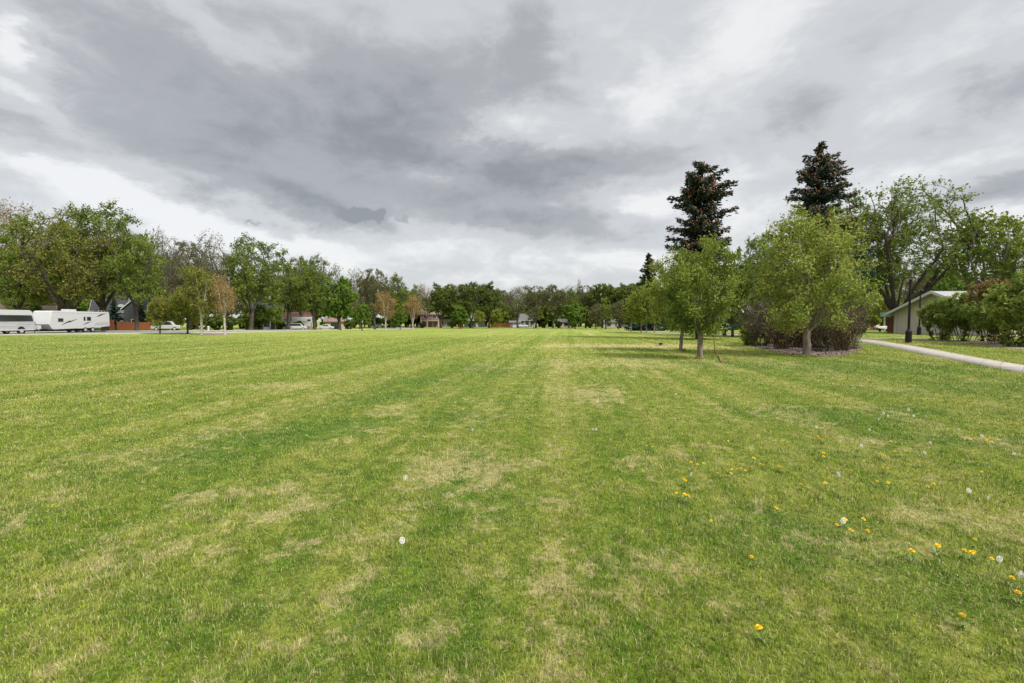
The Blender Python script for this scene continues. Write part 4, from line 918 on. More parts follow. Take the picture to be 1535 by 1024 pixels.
# shrubs
for key, px, Y, sc, lab, nm, rz, gr in [
 ('bare1', 1140, 31.0, 1.3, 'bare brown shrub next to the green bush on the mulch', 'bare_shrub', 0, 'bare shrubs on the mulch bed'),
 ('bare2', 1172, 27.6, 1.2, 'reddish bare shrub beside the linden, toward the green bush', 'bare_shrub', 1, 'bare shrubs on the mulch bed'),
 ('bare1', 1236, 25.4, 1.15, 'bare twiggy shrub at the front of the mulch bed, past the linden', 'bare_shrub', 2.2, 'bare shrubs on the mulch bed'),
 ('bare2', 1262, 26.2, 1.25, 'bare shrub nearest the footpath side of the mulch bed', 'bare_shrub', 3.3, 'bare shrubs on the mulch bed'),
 ('bare2', 1196, 29.5, 1.35, 'bare shrub hidden behind the linden trunk', 'bare_shrub', 4.1, 'bare shrubs on the mulch bed'),
 ('bare1', 1226, 29.0, 1.4, 'bare shrub behind the twiggy one on the mulch bed', 'bare_shrub', 5.0, 'bare shrubs on the mulch bed'),
 ('bare1', 1160, 33.5, 1.4, 'tall grey brown shrub rising behind the linden foliage', 'bare_shrub', .8, 'bare shrubs on the mulch bed'),
 ('bare2', 1252, 29.0, 1.35, 'tall bare shrub behind the footpath side of the mulch bed', 'bare_shrub', 1.7, 'bare shrubs on the mulch bed'),
 ('bare1', 1272, 27.6, 1.0, 'bare shrub at the very end of the mulch bed by the footpath', 'bare_shrub', 2.9, 'bare shrubs on the mulch bed'),
 ('bare1', 1184, 33.0, 1.5, 'tall bare shrub at the back of the mulch bed behind the linden', 'bare_shrub', 3.6, 'bare shrubs on the mulch bed'),
 ('bush', 1124, 32.5, 1.0, 'small fresh green bush at the end of the mulch bed', 'green_bush', 0, None),
 ('lil1', 1411, 41.0, .98, 'separate lilac with bare dark stems beside the lamp posts', 'lilac_shrub', 0.4, 'lilac hedge beside the footpath'),
 ('lil2', 1447, 38.5, 1.0, 'dense lilac next to the separate one, before the pale roof', 'lilac_shrub', 1.9, 'lilac hedge beside the footpath'),
 ('redb', 1486, 37.5, 1.2, 'reddish brown budding shrub, tallest of the hedge', 'budding_shrub', 2.5, None),
 ('lil2', 1496, 33.5, .9, 'low lilac in front of the reddish budding shrub', 'lilac_shrub', 4.4, 'lilac hedge beside the footpath'),
 ('lil1', 1535, 30.5, 1.28, 'nearest and largest lilac of the hedge', 'lilac_shrub', 5.3, 'lilac hedge beside the footpath'),
 ('redb', 1572, 33.5, 1.05, 'reddish shrub behind the nearest lilac', 'budding_shrub', .9, None),
 ('bigbush', 590, 180, .8, 'dark low bush beyond the white car', 'dark_bush', 0, None),
 ('bigbush', 633, 186, .8, 'dark bush by the brick house door', 'dark_bush', 1, None),
 ('bigbush2', 678, 184, .85, 'round green bush beside the dark dense elm', 'green_bush', 2, None),
 ('bigbush', 705, 190, .8, 'dark bush under the grey hipped roof', 'dark_bush', 3, None),
 ('bigbush', 815, 186, .8, 'dark bush beside the white porch house', 'dark_bush', 4, None),
 ('bigbush', 838, 184, .9, 'dark bush below the double trunked brown tree', 'dark_bush', 5, None),
 ('bigbush2', 858, 183, .9, 'green bush below the columnar poplar', 'green_bush', 1.5, None),
 ('bigbush', 884, 183, .8, 'dark bush next to the pale garages', 'dark_bush', 2.5, None),
 ('bigbush', 420, 128, .8, 'dark bush before the white house with red brick', 'dark_bush', .5, None),
 ('bigbush', 388, 122, .75, 'dark bush under the grey house porch', 'dark_bush', 3.5, None),
 ('bigbush2', 372, 130, 1.3, 'yellow green bush beside the grey house', 'green_bush', 2.2, None),
 ('bigbush2', 446, 132, .8, 'green hedge bush between two elm trunks', 'green_bush', 4.2, None),
 ('bigbush', 524, 140, 1.0, 'dark bush behind the small bright green tree', 'dark_bush', 4.9, None),
 ('bigbush', 48, 82, 1.5, 'dark evergreen bush between the tan house and the caravan', 'dark_bush', 1.1, None),
 ('bigbush', 262, 96, 1.0, 'dark bush beside the orange fence end', 'dark_bush', 2.0, None),
 ('bigbush', 325, 100, 1.1, 'dark bush behind the white birch', 'dark_bush', 5.8, None),
 ('bigbush', 345, 108, 1.0, 'dark bush under the large rounded elm', 'dark_bush', .2, None),
 ('bigbush', 1338, 92, 1.2, 'dark bush behind the red brown screen', 'dark_bush', 2.9, None),
 ('bigbush2', 1296, 88, 1.2, 'green bush behind the seated person', 'green_bush', 3.8, None),
 ('bigbush', 952, 160, .9, 'dark bush behind the young trees', 'dark_bush', .6, None),
 ('bigbush', 1000, 130, .9, 'dark bush behind the crabapple trunks', 'dark_bush', 1.6, None),
 ('bigbush2', 1060, 120, 1.0, 'green bush far behind the forked crabapple', 'green_bush', 5.6, None),
 ('bigbush', 1110, 110, 1.1, 'dark bush far behind the mulch bed', 'dark_bush', 3.1, None)]:
    tree(nm, lab, 'shrub', at(px, Y), E[key], sc, rz, gr, parts=('stems', 'foliage'))
for i in range(46):
    px = 560 + i * 12 + rb.uniform(-3, 3) if i < 34 else 1010 + (i - 34) * 44 + rb.uniform(-8, 8); Y = rb.uniform(217, 226) if i < 34 else rb.uniform(104, 112)
    tree('hedge_bush', 'bush closing the gaps behind the far houses' if i < 34 else 'bush closing the gaps behind the park trees', 'shrub', at(px, Y), E[rb.choice(['bigbush', 'bigbush2'])], rb.uniform(1.2, 1.7), rb.uniform(0, 6), 'bushes behind the far houses' if i < 34 else 'bushes behind the park trees', parts=('stems', 'foliage'))
for i in range(26):
    px = -40 + i * 25 + rb.uniform(-5, 5); Y = rb.uniform(112, 120) + i * 3.4
    tree('hedge_bush', 'bush closing the gaps behind the street houses', 'shrub', at(px, Y), E[rb.choice(['bigbush', 'bigbush2'])], rb.uniform(1.1, 1.6), rb.uniform(0, 6), 'bushes behind the street houses', parts=('stems', 'foliage'))

# ------------------------------------------------------------------ houses and fences
def window(parent, x, z, w_, h, y, fm='white'):
    f = MB().box((x, y - .02, z + h / 2 + .05), (w_ + .2, .1, .1)).box((x, y - .02, z - h / 2 - .05), (w_ + .2, .12, .1)).box((x - w_ / 2 - .05, y - .02, z), (.1, .1, h)).box((x + w_ / 2 + .05, y - .02, z), (.1, .1, h)).build('window', M[fm], parent)
    MB().box((x, y, z), (w_, .06, h)).build('pane', M['glass'], f); return f
def house(label, loc, rz, w_, d, eave, ridge, wall, roof, wins=(), door=None, chim=None, trim='white', hip=False, axis='x'):
    """front faces local -y; the ridge runs along x, or along y (gable to the front)"""
    e = empty('house', label, 'house', loc, rz)
    if hip:
        MB().box((0, 0, eave / 2 - .2), (w_, d, eave + .4)).build('wall', M[wall], e)
        m = MB(); o = .5; a = [(-w_/2-o, -d/2-o), (w_/2+o, -d/2-o), (w_/2+o, d/2+o), (-w_/2-o, d/2+o)]
        lo = [m.bm.verts.new((x, y, eave)) for x, y in a]; l2 = [m.bm.verts.new((x, y, eave + .15)) for x, y in a]
        k = max(.3, w_ / 2 - d / 2); t1, t2 = m.bm.verts.new((-k, 0, ridge)), m.bm.verts.new((k, 0, ridge))
        m.bm.faces.new(lo[::-1])
        for i in range(4): m.bm.faces.new((lo[i], lo[(i + 1) % 4], l2[(i + 1) % 4], l2[i]))
        m.bm.faces.new((l2[0], l2[1], t2, t1)); m.bm.faces.new((l2[2], l2[3], t1, t2)); m.bm.faces.new((l2[1], l2[2], t2)); m.bm.faces.new((l2[3], l2[0], t1))
        r = m.build('roof', M[roof], e)
    else:
        sp = d if axis == 'x' else w_; ln = w_ if axis == 'x' else d
        MB().prism([(-sp/2, -.4), (sp/2, -.4), (sp/2, eave), (0, ridge - .05), (-sp/2, eave)], -ln/2, ln/2, axis).build('wall', M[wall], e)
        sl = (ridge - eave) / (sp / 2); o = .45; ez = eave - sl * o
        r = MB().prism([(-sp/2-o, ez), (0, ridge), (sp/2+o, ez), (sp/2+o, ez+.2), (0, ridge+.22), (-sp/2-o, ez+.2)], -ln/2-.4, ln/2+.4, axis).build('roof', M[roof], e)
        bb = MB()
        for s in (-1, 1):
            u = s * (ln / 2 + .425)
            bb.prism([(-sp/2-o, ez-.06), (0, ridge-.06), (sp/2+o, ez-.06), (sp/2+o, ez+.16), (0, ridge+.17), (-sp/2-o, ez+.16)], u - .025, u + .025, axis)
        bb.build('bargeboard', M[trim], r)
    for x, z, ww, hh in wins: window(e, x, z, ww, hh, -d / 2 - .02, trim)
    if door:
        dd = MB().box((door, -d/2 - .03, 1.05), (.95, .1, 2.1)).build('door', M['grey'], e)
        MB().cyl((door + .35, -d/2 - .14, 1.0), (door + .35, -d/2 - .08, 1.0), .04).build('handle', M['chrome'], dd)
    if chim:
        MB().box((chim[0], chim[1], ridge + .2), (.8, .8, 1.8)).box((chim[0], chim[1], ridge + 1.15), (1.0, 1.0, .14)).build('chimney', M[chim[2]], r)
    return e
face = lambda p, k=1.0: -math.atan2(p.x, p.y) * k
def H(px, Y): return at(px, Y)
p = H(20, 88); e = house('tan bungalow with brown roof and chimney behind the white van', p, face(p, .9), 11, 8, 2.7, 4.4, 'tan', 'tanroof', [(-3.5, 1.5, 1.4, 1.1), (3.2, 1.5, 1.4, 1.1)], 0.2, (.5, .5, 'tan'))
MB().box((-2.0, -4.6, 1.6), (.5, .5, 3.2)).build('porch_post', M['white'], e); MB().box((-3.0, -4.5, 3.25), (6.5, 1.6, .12)).build('porch_roof', M['white'], e)
p = H(48, 92); house('tan gabled garage behind the nose of the caravan', p, face(p, .9), 6.5, 7, 2.6, 4.9, 'tan', 'tanroof', [], None, None, 'redwood', axis='y')
p = H(186, 104); e = house('pale teal house with charcoal roof and white dormer window', p, face(p, .8), 9.5, 8, 2.9, 6.2, 'teal', 'darkroof', [(-1.8, 1.6, 1.6, 1.2), (2.4, 1.6, 1.2, 1.2)], .4)
dm = MB().prism([(-.9, 3.7), (.9, 3.7), (.9, 5.0), (0, 5.5), (-.9, 5.0)], -3.6, -1.0, 'y').build('dormer', M['teal'], e); window(dm, 0, 4.5, 1.0, .8, -3.62)
for sx in (0.4,): pass
p = H(222, 101); house('dark slate two storey gabled house with white roof edge board', p, face(p, .8), 6.4, 9, 4.6, 7.9, 'slate', 'darkroof', [(-1.4, 1.6, 1.2, 1.2), (1.2, 4.4, 1.1, 1.2)], None, None, axis='y')
p = H(402, 138); e = house('grey sided house with white porch stairs behind an elm', p, face(p, .8), 7.5, 8, 5.0, 7.4, 'greysiding', 'darkroof', [(-1.6, 4.6, 1.2, 1.2), (1.6, 4.6, 1.2, 1.2)], .3)
pr = MB().box((0, -5.0, 3.0), (7.0, 2.2, .18)).build('porch_roof', M['greysiding'], e)
for sx in (-3.2, -1.1, 1.1, 3.2): MB().box((sx, -5.9, 1.45), (.22, .22, 2.9)).build('porch_post', M['white'], e)
st = MB(); [st.box((.3, -6.3 - k * .3, .75 - k * .2), (1.6, .3, .2)) for k in range(4)]; st.build('stairs', M['white'], e)
MB().tube([(1.15, -6.1, 1.7), (1.15, -7.3, .9)], .06).tube([(-.55, -6.1, 1.7), (-.55, -7.3, .9)], .06).build('stair_rail', M['white'], e)
p = H(436, 152); e = house('white house with red brown roof and brick wall behind the elms', p, face(p, .8), 12, 8, 3.2, 5.2, 'white', 'redroof', [(-3.2, 1.6, 2.6, 1.4), (3.6, 1.7, 1.0, 1.2)], .8)
MB().box((0, -4.13, .55), (11.9, .2, 1.1)).build('brick_base', M['brick'], e)
p = H(503, 150); e = house('tan garage with dark doorway behind the bright green maple', p, face(p, .8), 5.5, 6, 2.5, 3.6, 'tan', 'tanroof', [(0, 1.1, 2.4, 2.0)])
p = H(646, 214); e = house('brick two storey house with open porch beside the dark elm', p, face(p, .6), 8.5, 9, 5.6, 8.2, 'brick', 'tanroof', [(-1.8, 4.5, 1.6, 1.3), (1.8, 4.5, 1.6, 1.3)], 1.2)
MB().box((0, -5.6, 2.75), (8.0, 2.4, .25)).build('porch_roof', M['tan'], e)
for sx in (-3.7, 3.7): MB().box((sx, -6.5, 1.3), (.5, .5, 2.65)).build('porch_post', M['tan'], e)
p = H(668, 224); house('pale grey house glimpsed past the dark elm trunk', p, face(p, .6), 6, 8, 3.6, 5.0, 'grey', 'greyroof', [(-1.4, 1.8, 1.2, 1.2), (1.4, 1.8, 1.2, 1.2)])
p = H(712, 212); house('low house with grey hipped roof between two dark elms', p, face(p, .6), 9, 8, 2.6, 6.0, 'slate', 'greyroof', [(-2, 1.5, 1.4, 1.1)], 1, None, 'white', True)
p = H(790, 210); e = house('small white house with grey roof and columned porch', p, face(p, .6), 7.0, 7, 3.0, 5.6, 'white', 'greyroof', [(-2.1, 1.8, .9, 1.5), (0, 1.8, .9, 1.5), (2.0, 1.8, .9, 1.5)])
for sx in (-3.3, -1.1, 1.1, 3.3): MB().box((sx, -4.6, 1.4), (.25, .25, 2.8)).build('porch_post', M['white'], e)
MB().box((0, -4.3, 2.9), (7.2, 1.9, .2)).build('porch_roof', M['white'], e)
p = H(772, 205); house('low white garage wall beside the white porch house', p, face(p, .6), 4.2, 4, 2.0, 2.6, 'white', 'greyroof', [])
for px, Y, ww, lab in [(912, 200, 5.0, 'pale low garage behind the dull brown tree'), (921, 204, 4.0, 'cream garage next to the parked cars'), (848, 206, 6.0, 'pale low bungalow behind the green rounded tree')]:
    p = H(px, Y); house(lab, p, face(p, .6), ww, 5, 2.3, 3.4, 'cream', 'greyroof', [(0, 1.2, 1.6, 1.2)])

def fence(label, p0, p1, h, m, pick=False):
    p0, p1 = Vector(p0), Vector(p1); d = p1 - p0; ln = d.to_2d().length
    e = empty('wooden_fence', label, 'fence', p0, math.atan2(d.y, d.x)); rg = random.Random(int(ln * 10))
    n = int(ln / (.22 if pick else .16)); mb = MB()
    for i in range(n):
        x = (i + .5) * ln / n; mb.box((x, -.05, h / 2 + rg.uniform(-.02, .02)), ((.15 if pick else .145), .025, h - .1))
    mb.build('board_panel', m, e); MB().box((ln / 2, 0, h * .25), (ln, .06, .1)).box((ln / 2, 0, h * .78), (ln, .06, .1)).build('rail', m, e)
    k = max(2, int(ln / 2.4))
    for i in range(k + 1): MB().box((i * ln / k, .03, h / 2 + .06), (.12, .12, h + .12)).build('post', m, e)
fence('orange cedar fence in front of the dark gabled house', at(176, 95), at(239, 93), 1.65, M['cedar'])
fence('weathered orange gate panel beside the rear of the caravan', at(163.5, 91), at(171, 92), 2.0, M['cedar'])
fence('low orange picket fence under the dark elms at the field end', at(736, 190), at(768, 189), 1.9, M['cedar'], True)
fence('short orange fence piece near the pale green small tree', at(688, 196), at(694, 196), 1.9, M['cedar'], True)

# park building (ridge runs along x, its gable wall faces the field)
bx0, bx1, yn, yf, yr, ze, zr = 50.0, 66.0, 50.6, 63.4, 57.0, 2.55, 4.95
e = empty('park_building', 'cream park building with pale sloping roof behind the lilac hedge', 'building', (bx0, yr, 0))
lw = yf - yr
MB().prism([(-lw, 0), (lw, 0), (lw, ze), (0, zr - .04), (-lw, ze)], 0, bx1 - bx0, 'x').build('wall', M['cream'], e)
sl = (zr - ze) / lw; o = .75
prof = [(-lw - o, ze - sl * o), (0, zr), (lw + o, ze - sl * o), (lw + o, ze - sl * o + .14), (0, zr + .16), (-lw - o, ze - sl * o + .14)]
r = MB().prism(prof, -.8, bx1 - bx0 + .8, 'x').build('roof', M['roofpale'], e)
MB().prism([(u, z - .10 if i < 3 else z + .06) for i, (u, z) in enumerate(prof)], -.86, -.80, 'x').build('fascia', M['white'], r)
MB().box((-.05, lw - .5, ze / 2), (.08, .10, ze)).build('downpipe', M['white'], e)
MB().box((-.03, -2.0, 1.05), (.08, 1.0, 2.1)).build('door', M['grey'], e)
aw = MB().prism([(0, 0), (1.0, -.15), (1.0, -.25), (0, -.6)], -.5, 1.0, 'y').build('awning', M['green'], e); aw.location = (-.75, lw + .4, 2.75)
sp = MB(); [sp.box((0, lw + .25 + k * .24, 1.0), (.06, .14, 2.0)) for k in range(4)]; sp.box((0, lw + .6, 1.95), (.08, 1.0, .12)); sp.build('timber_screen', M['redwood'], e)
t = empty('picnic_table', 'red brown picnic table beside the park building', 'table', at(1337, 66.5), .5)
MB().box((0, 0, .74), (1.7, .75, .06)).build('tabletop', M['redwood'], t)
for s in (-1, 1):
    MB().box((0, s * .62, .44), (1.7, .26, .05)).build('seat', M['redwood'], t)
    MB().tube([(s * .6, -.68, 0), (s * .6, 0, .72)], .05, 6).tube([(s * .6, .68, 0), (s * .6, 0, .72)], .05, 6).build('leg', M['redwood'], t)
t = empty('park_bench', 'pale plank bench beside the seated person', 'bench', at(1324.5, 73), .05)
MB().box((0, 0, .50), (1.5, .42, .06)).build('seat', M['tarp'], t); MB().box((0, .22, .72), (1.5, .05, .26)).build('backrest', M['tarp'], t)
for s in (-.6, .6): MB().box((s, 0, .24), (.08, .40, .48)).build('leg', M['black'], t)

# ------------------------------------------------------------------ vehicles
def wheel(e, c, r, wd, ax='x'):
    d = Vector((1, 0, 0)) if ax == 'x' else Vector((0, 1, 0)); c = Vector(c)
    w_ = link('wheel', None, e, c); w_.empty_display_size = .2
    MB().cyl(-d * wd / 2, d * wd / 2, r, k=24).build('tyre', M['tyre'], w_)
    MB().cyl(-d * (wd / 2 + .012), d * (wd / 2 + .012), r * .62, k=20).build('rim', M['chrome'], w_)
    return w_
# van: local y runs from its rear (0) to its front (-6.9); the side we see is x = 0
v = empty('passenger_van', 'high roofed silver and white passenger van parked ahead of the caravan', 'van', (-60.0, 60.9, .02))
MB().prism([(0, .42), (.02, 1.0), (-.05, 1.55), (-.28, 2.72), (-.55, 2.92), (-4.9, 2.92), (-5.5, 2.65), (-6.2, 1.75), (-6.85, 1.4), (-6.95, .9), (-6.9, .38)], -2.0, 0, 'x', .07).build('body', M['silver'], v)
MB().prism([(-.22, 2.30), (-.31, 2.70), (-.60, 2.86), (-4.8, 2.86), (-5.2, 2.66), (-5.3, 2.34)], .0, .012, 'x').build('upper_panel', M['white'], v)
MB().prism([(-.22, 1.52), (-.30, 1.9), (-.42, 2.24), (-.62, 2.28), (-5.1, 2.28), (-5.6, 1.9), (-5.75, 1.5)], .0, .016, 'x').build('side_window', M['glass'], v)
MB().box((.012, -3.3, 1.42), (.03, 6.5, .05)).build('trim_line', M['white'], v); MB().box((.012, -3.6, 1.0), (.04, 5.6, .06)).build('trim_line', M['white'], v)
MB().box((.014, -3.4, .50), (.04, 6.3, .12)).build('sill', M['white'], v)
MB().box((-.12, .02, 1.25), (.22, .06, .5)).build('tail_light', M['red'], v); MB().box((-1.88, .02, 1.25), (.22, .06, .5)).build('tail_light', M['red'], v)
MB().box((-1.0, .08, .55), (1.95, .16, .22), bev=.04).build('bumper', M['grey'], v)
MB().prism([(-.3, 1.12), (-.32, 1.18), (-1.9, 1.20), (-2.3, 1.14)], 0, .014, 'x').build('side_decal', M['grey'], v)
for yy in (-1.75, -5.6):
    MB().cyl((-.05, yy, .40), (.018, yy, .40), .50, k=24).build('wheel_arch', M['black'], v)
    for xx in (-.10, -1.88): wheel(v, (xx, yy, .37), .37, .26)
# caravan: local y runs from its nose (0) to its rear (9.5)
c = empty('travel_trailer', 'long white travel trailer with charcoal swooshes behind the van', 'caravan', (-60.0, 62.7, .02))
MB().prism([(.0, 1.15), (.10, 1.6), (.45, 2.80), (.7, 2.92), (9.3, 2.86), (9.5, 2.7), (9.5, .78), (7.4, .60), (.75, .44), (.45, .5)], -2.42, 0, 'x', .06).build('body', M['white'], c)
MB().prism([(.02, 1.18), (.12, 1.6), (.46, 2.78), (.5, 2.7), (.2, 1.6), (.1, 1.16)], -2.3, -.12, 'x').build('nose_cap', M['grey'], c)  # grey paint puts the shade on the white nose into its colour
def dec(name, pts, m='stripe'): MB().prism(pts, 0, .012, 'x').build(name, M[m], c)
dec('swoosh_decal', [(1.7, .98), (2.5, 1.30), (3.1, 1.42), (4.3, 1.92), (3.2, 1.60), (2.9, 1.62), (2.3, 1.36)])
dec('swoosh_decal', [(4.9, 1.02), (5.7, 1.22), (6.3, 1.50), (5.6, 1.34)])
dec('swoosh_decal', [(7.2, 2.15), (7.9, 2.30), (8.9, 2.72), (7.9, 2.52), (7.4, 2.30)])
dec('pale_panel', [(6.7, .92), (9.3, 1.02), (9.3, 1.38), (7.0, 1.32)], 'silver')
dec('trim_line', [(.6, 2.66), (9.3, 2.62), (9.3, 2.65), (.6, 2.69)], 'silver')
def tw_(y, z, w2, h2):
    f = MB().box((.006, y, z), (.03, w2 + .1, h2 + .1)).build('window', M['grey'], c); MB().box((.014, y, z), (.03, w2, h2)).build('pane', M['glass'], f)
tw_(1.65, 1.70, .72, .42); tw_(5.25, 2.02, .24, .24); tw_(5.25, 1.74, .24, .24); tw_(5.95, 1.88, .62, .50)
MB().box((.01, 4.55, 1.45), (.03, .75, 1.85)).build('door', M['white'], c)
MB().box((-1.2, 4.2, 3.02), (.9, 1.4, .30), bev=.06).build('roof_unit', M['white'], c)
rl = MB(); rl.tube([(-.4, 8.0, 3.04), (-.4, 9.2, 3.04)], .02, 6).tube([(-2.0, 8.0, 3.04), (-2.0, 9.2, 3.04)], .02, 6); [rl.tube([(-.4, q, 2.86), (-.4, q, 3.04)], .02, 6) for q in (8.0, 8.6, 9.2)]; rl.build('roof_rail', M['white'], c)
MB().box((-1.2, -.35, .72), (.7, .45, .55), bev=.05).build('gas_cover', M['white'], c)
MB().tube([(-.5, .3, .50), (-1.2, -1.0, .48)], .05, 6).tube([(-1.9, .3, .50), (-1.2, -1.0, .48)], .05, 6).tube([(-1.2, -.7, 0), (-1.2, -.7, .9)], .04, 6).build('drawbar', M['black'], c)
MB().box((-1.21, 4.6, .38), (2.0, 7.2, .25)).build('chassis', M['black'], c)
for yy in (5.35, 6.55):
    for xx in (-.12, -2.30): wheel(c, (xx, yy, .34), .34, .24)
# second white trailer, far off between the elm trunks
p = at(461, 142); c2 = empty('fifth_wheel_trailer', 'white fifth wheel trailer parked between elm trunks', 'caravan', p, face(p, .7))
MB().prism([(-4, .8), (-1.5, .8), (-1.2, 1.7), (1.6, 1.9), (1.9, 3.4), (1.5, 3.7), (-4, 3.7)], -1.2, 1.2, 'y', .06).build('body', M['white'], c2)
MB().prism([(-3.2, 1.3), (-.8, 2.4), (.8, 2.6), (-1.0, 2.2)], -1.215, -1.2, 'y').build('swoosh_decal', M['stripe'], c2)
MB().box((.6, -1.2, 2.75), (.9, .03, .6)).build('window', M['glass'], c2)
for xx in (-3.0, -2.1):
    for yy in (-1.05, 1.05): wheel(c2, (xx, yy, .38), .38, .22, 'y')

def car(label, loc, rz, paint, suv=False):
    e = empty('parked_car', label, 'car', loc, rz); h = 1.7 if suv else 1.45
    MB().prism([(-2.25, .32), (-2.3, .75), (-2.1, .95), (-1.2, 1.0), (1.3, 1.02), (2.2, .9), (2.3, .6), (2.25, .32)], -.88, .88, 'y', .08).build('body', M[paint], e)
    cab = [(-1.3 if not suv else -2.1, .98), (-.6 if not suv else -1.85, h), (.8, h), (1.35, 1.0)]
    MB().prism(cab, -.76, .76, 'y', .05).build('cabin', M[paint], e)
    for s in (-1, 1):
        MB().prism([(cab[0][0] + .28, 1.04), (cab[1][0] + .12, h - .12), (.72, h - .12), (1.08, 1.04)], s * .765 - .008, s * .765 + .008, 'y').build('side_window', M['glass'], e)
        MB().box((2.26, s * .62, .72), (.1, .32, .14)).build('headlight', M['chrome'], e)
    for xx in (-1.4, 1.4):
        for yy in (-.80, .80): wheel(e, (xx, yy, .32), .32, .2, 'y')
car('white car parked beyond the first orange birch', at(568, 196), .05, 'white')
car('white car half hidden by an elm trunk near the fifth wheel trailer', at(446, 126), .3, 'white', True)
car('white car with pale hood behind the bright green maple', at(488, 140), .2, 'white')
car('white car nearest the pale garages at the field end', at(932, 186), .1, 'white')
car('dark blue car next to the white one at the field end', at(943, 187), 0, 'navy')
car('silver car behind the small dull olive tree', at(250, 90), .4, 'silver', True)
car('white car in front of the white porch house', at(783, 200), .2, 'white')

# ------------------------------------------------------------------ lamp posts, small things
def lamp(label, px, py, top):
    p = gp(px, py); h = hgt(top, p.y) - .0
    e = empty('lamp_post', label, 'street lamp', p, 0, 'lamp posts along the footpath')
    MB().lathe([(.24, 0), (.24, .06), (.20, .10), (.19, .85), (.17, .92), (.11, .98), (.10, 1.02)], k=16).build('base', M['black'], e)
    MB().lathe([(.085, 1.0), (.075, h * .5), (.062, h - .25), (.08, h - .24), (.08, h - .16), (.05, h - .14)], k=14).build('pole', M['black'], e)
    hd = MB().lathe([(.06, h - .20), (.12, h - .06), (.34, h - .04), (.36, h), (.26, h + .05), (.10, h + .10), (.03, h + .18)], k=24).build('lamp_head', M['black'], e)
    MB().lathe([(.16, h - .105), (.28, h - .10), (.28, h - .055), (.16, h - .055)], k=20).build('lens', M['lens'], hd)
lamp('nearer black lamp post standing at the footpath edge', 1361.5, 515, 417)
lamp('farther black lamp post in front of the cream building wall', 1377.5, 502.5, 434)

p = gp(990.5, 519); e = empty('ground_post', 'small black capped stub standing up from the dry grass', 'post', p)
MB().lathe([(.10, -.05), (.10, .12), (.12, .13), (.12, .20), (.08, .22)], k=14).build('cap', M['black'], e)
MB().lathe([(.45, -.02), (.30, .05), (.12, .07)], k=18).build('soil_mound', M['mulch'], e)
p = at(312.5, 80); e = empty('marker_post', 'short white post at the far road edge between two birches', 'post', p)
MB().lathe([(.17, 0), (.16, .62), (.19, .64), (.19, .72), (.10, .80)], k=12).build('shaft', M['white'], e)
MB().box((0, -.17, .45), (.14, .02, .1)).build('plate', M['grey'], e)
# rope
a = gp(1073, 534); b2 = gp(1086, 544)
pts = [Vector(((1069.5 - CX) / F * 21.4, 21.4, 1.45)), Vector(((1070 - CX) / F * 21.5, 21.5, 1.0)), Vector(((1071.5 - CX) / F * 21.6, 21.6, .5)), Vector((a.x - .02, a.y, .12)), Vector((a.x + .08, a.y - .15, .05)), Vector((b2.x - .1, b2.y + .05, .035)), Vector((b2.x + .08, b2.y + .12, .035))]
o = MB().tube(pts, [.016, .018, .02, .03, .034, .038, .034], 8).build('hanging_rope', M['rope']); tag(o, 'thin tan rope hanging from the crabapple crown down to the grass', 'rope')

# seated person between two low red chairs
p = at(1314.5, 74.5); pe = empty('person', 'person in pale top and dark trousers sitting low between red chairs', 'person', p, .25)
sk = bpy.data.meshes.new('body')
J = [((0, 0, .42), .15), ((0, .03, .62), .14), ((0, .02, .84), .15), ((0, 0, .97), .06), ((0, -.02, 1.06), .085), ((0, -.03, 1.18), .08),
     ((.10, -.08, .40), .10), ((.13, -.46, .44), .075), ((.13, -.50, .10), .05), ((.13, -.62, .05), .04), ((-.10, -.08, .40), .10), ((-.13, -.46, .44), .075), ((-.13, -.50, .10), .05), ((-.13, -.62, .05), .04),
     ((.20, 0, .88), .065), ((.24, -.10, .64), .05), ((.16, -.32, .54), .038), ((.14, -.40, .53), .035), ((-.20, 0, .88), .065), ((-.24, -.10, .64), .05), ((-.16, -.32, .54), .038), ((-.14, -.40, .53), .035)]
sk.from_pydata([j[0] for j in J], [(0, 1), (1, 2), (2, 3), (3, 4), (4, 5), (0, 6), (6, 7), (7, 8), (8, 9), (0, 10), (10, 11), (11, 12), (12, 13), (2, 14), (14, 15), (15, 16), (16, 17), (2, 18), (18, 19), (19, 20), (20, 21)], [])
sk.materials.append(M['skin'])
bo = link('body', sk, pe); md = bo.modifiers.new('skin', 'SKIN'); bo.modifiers.new('sub', 'SUBSURF').render_levels = 1
for i, (_, r_) in enumerate(J): sk.skin_vertices[0].data[i].radius = (r_, r_)
sk.skin_vertices[0].data[0].use_root = True
MB().tube([(0, 0, .50), (0, .03, .62), (0, .02, .84), (0, .01, .93)], [.20, .19, .20, .10], 12).tube([(.18, 0, .89), (.25, -.10, .64)], [.09, .07], 10).tube([(-.18, 0, .89), (-.25, -.10, .64)], [.09, .07], 10).build('shirt', M['shirt'], pe)
MB().tube([(.09, .04, .42), (.13, -.46, .46), (.13, -.50, .14)], [.13, .10, .075], 10).tube([(-.09, .04, .42), (-.13, -.46, .46), (-.13, -.50, .14)], [.13, .10, .075], 10).build('trousers', M['trousers'], pe)
MB().lathe([(.03, 1.27), (.08, 1.25), (.105, 1.18), (.10, 1.10)][::-1], (0, .0, 0), 12).build('hair', M['hair'], pe)
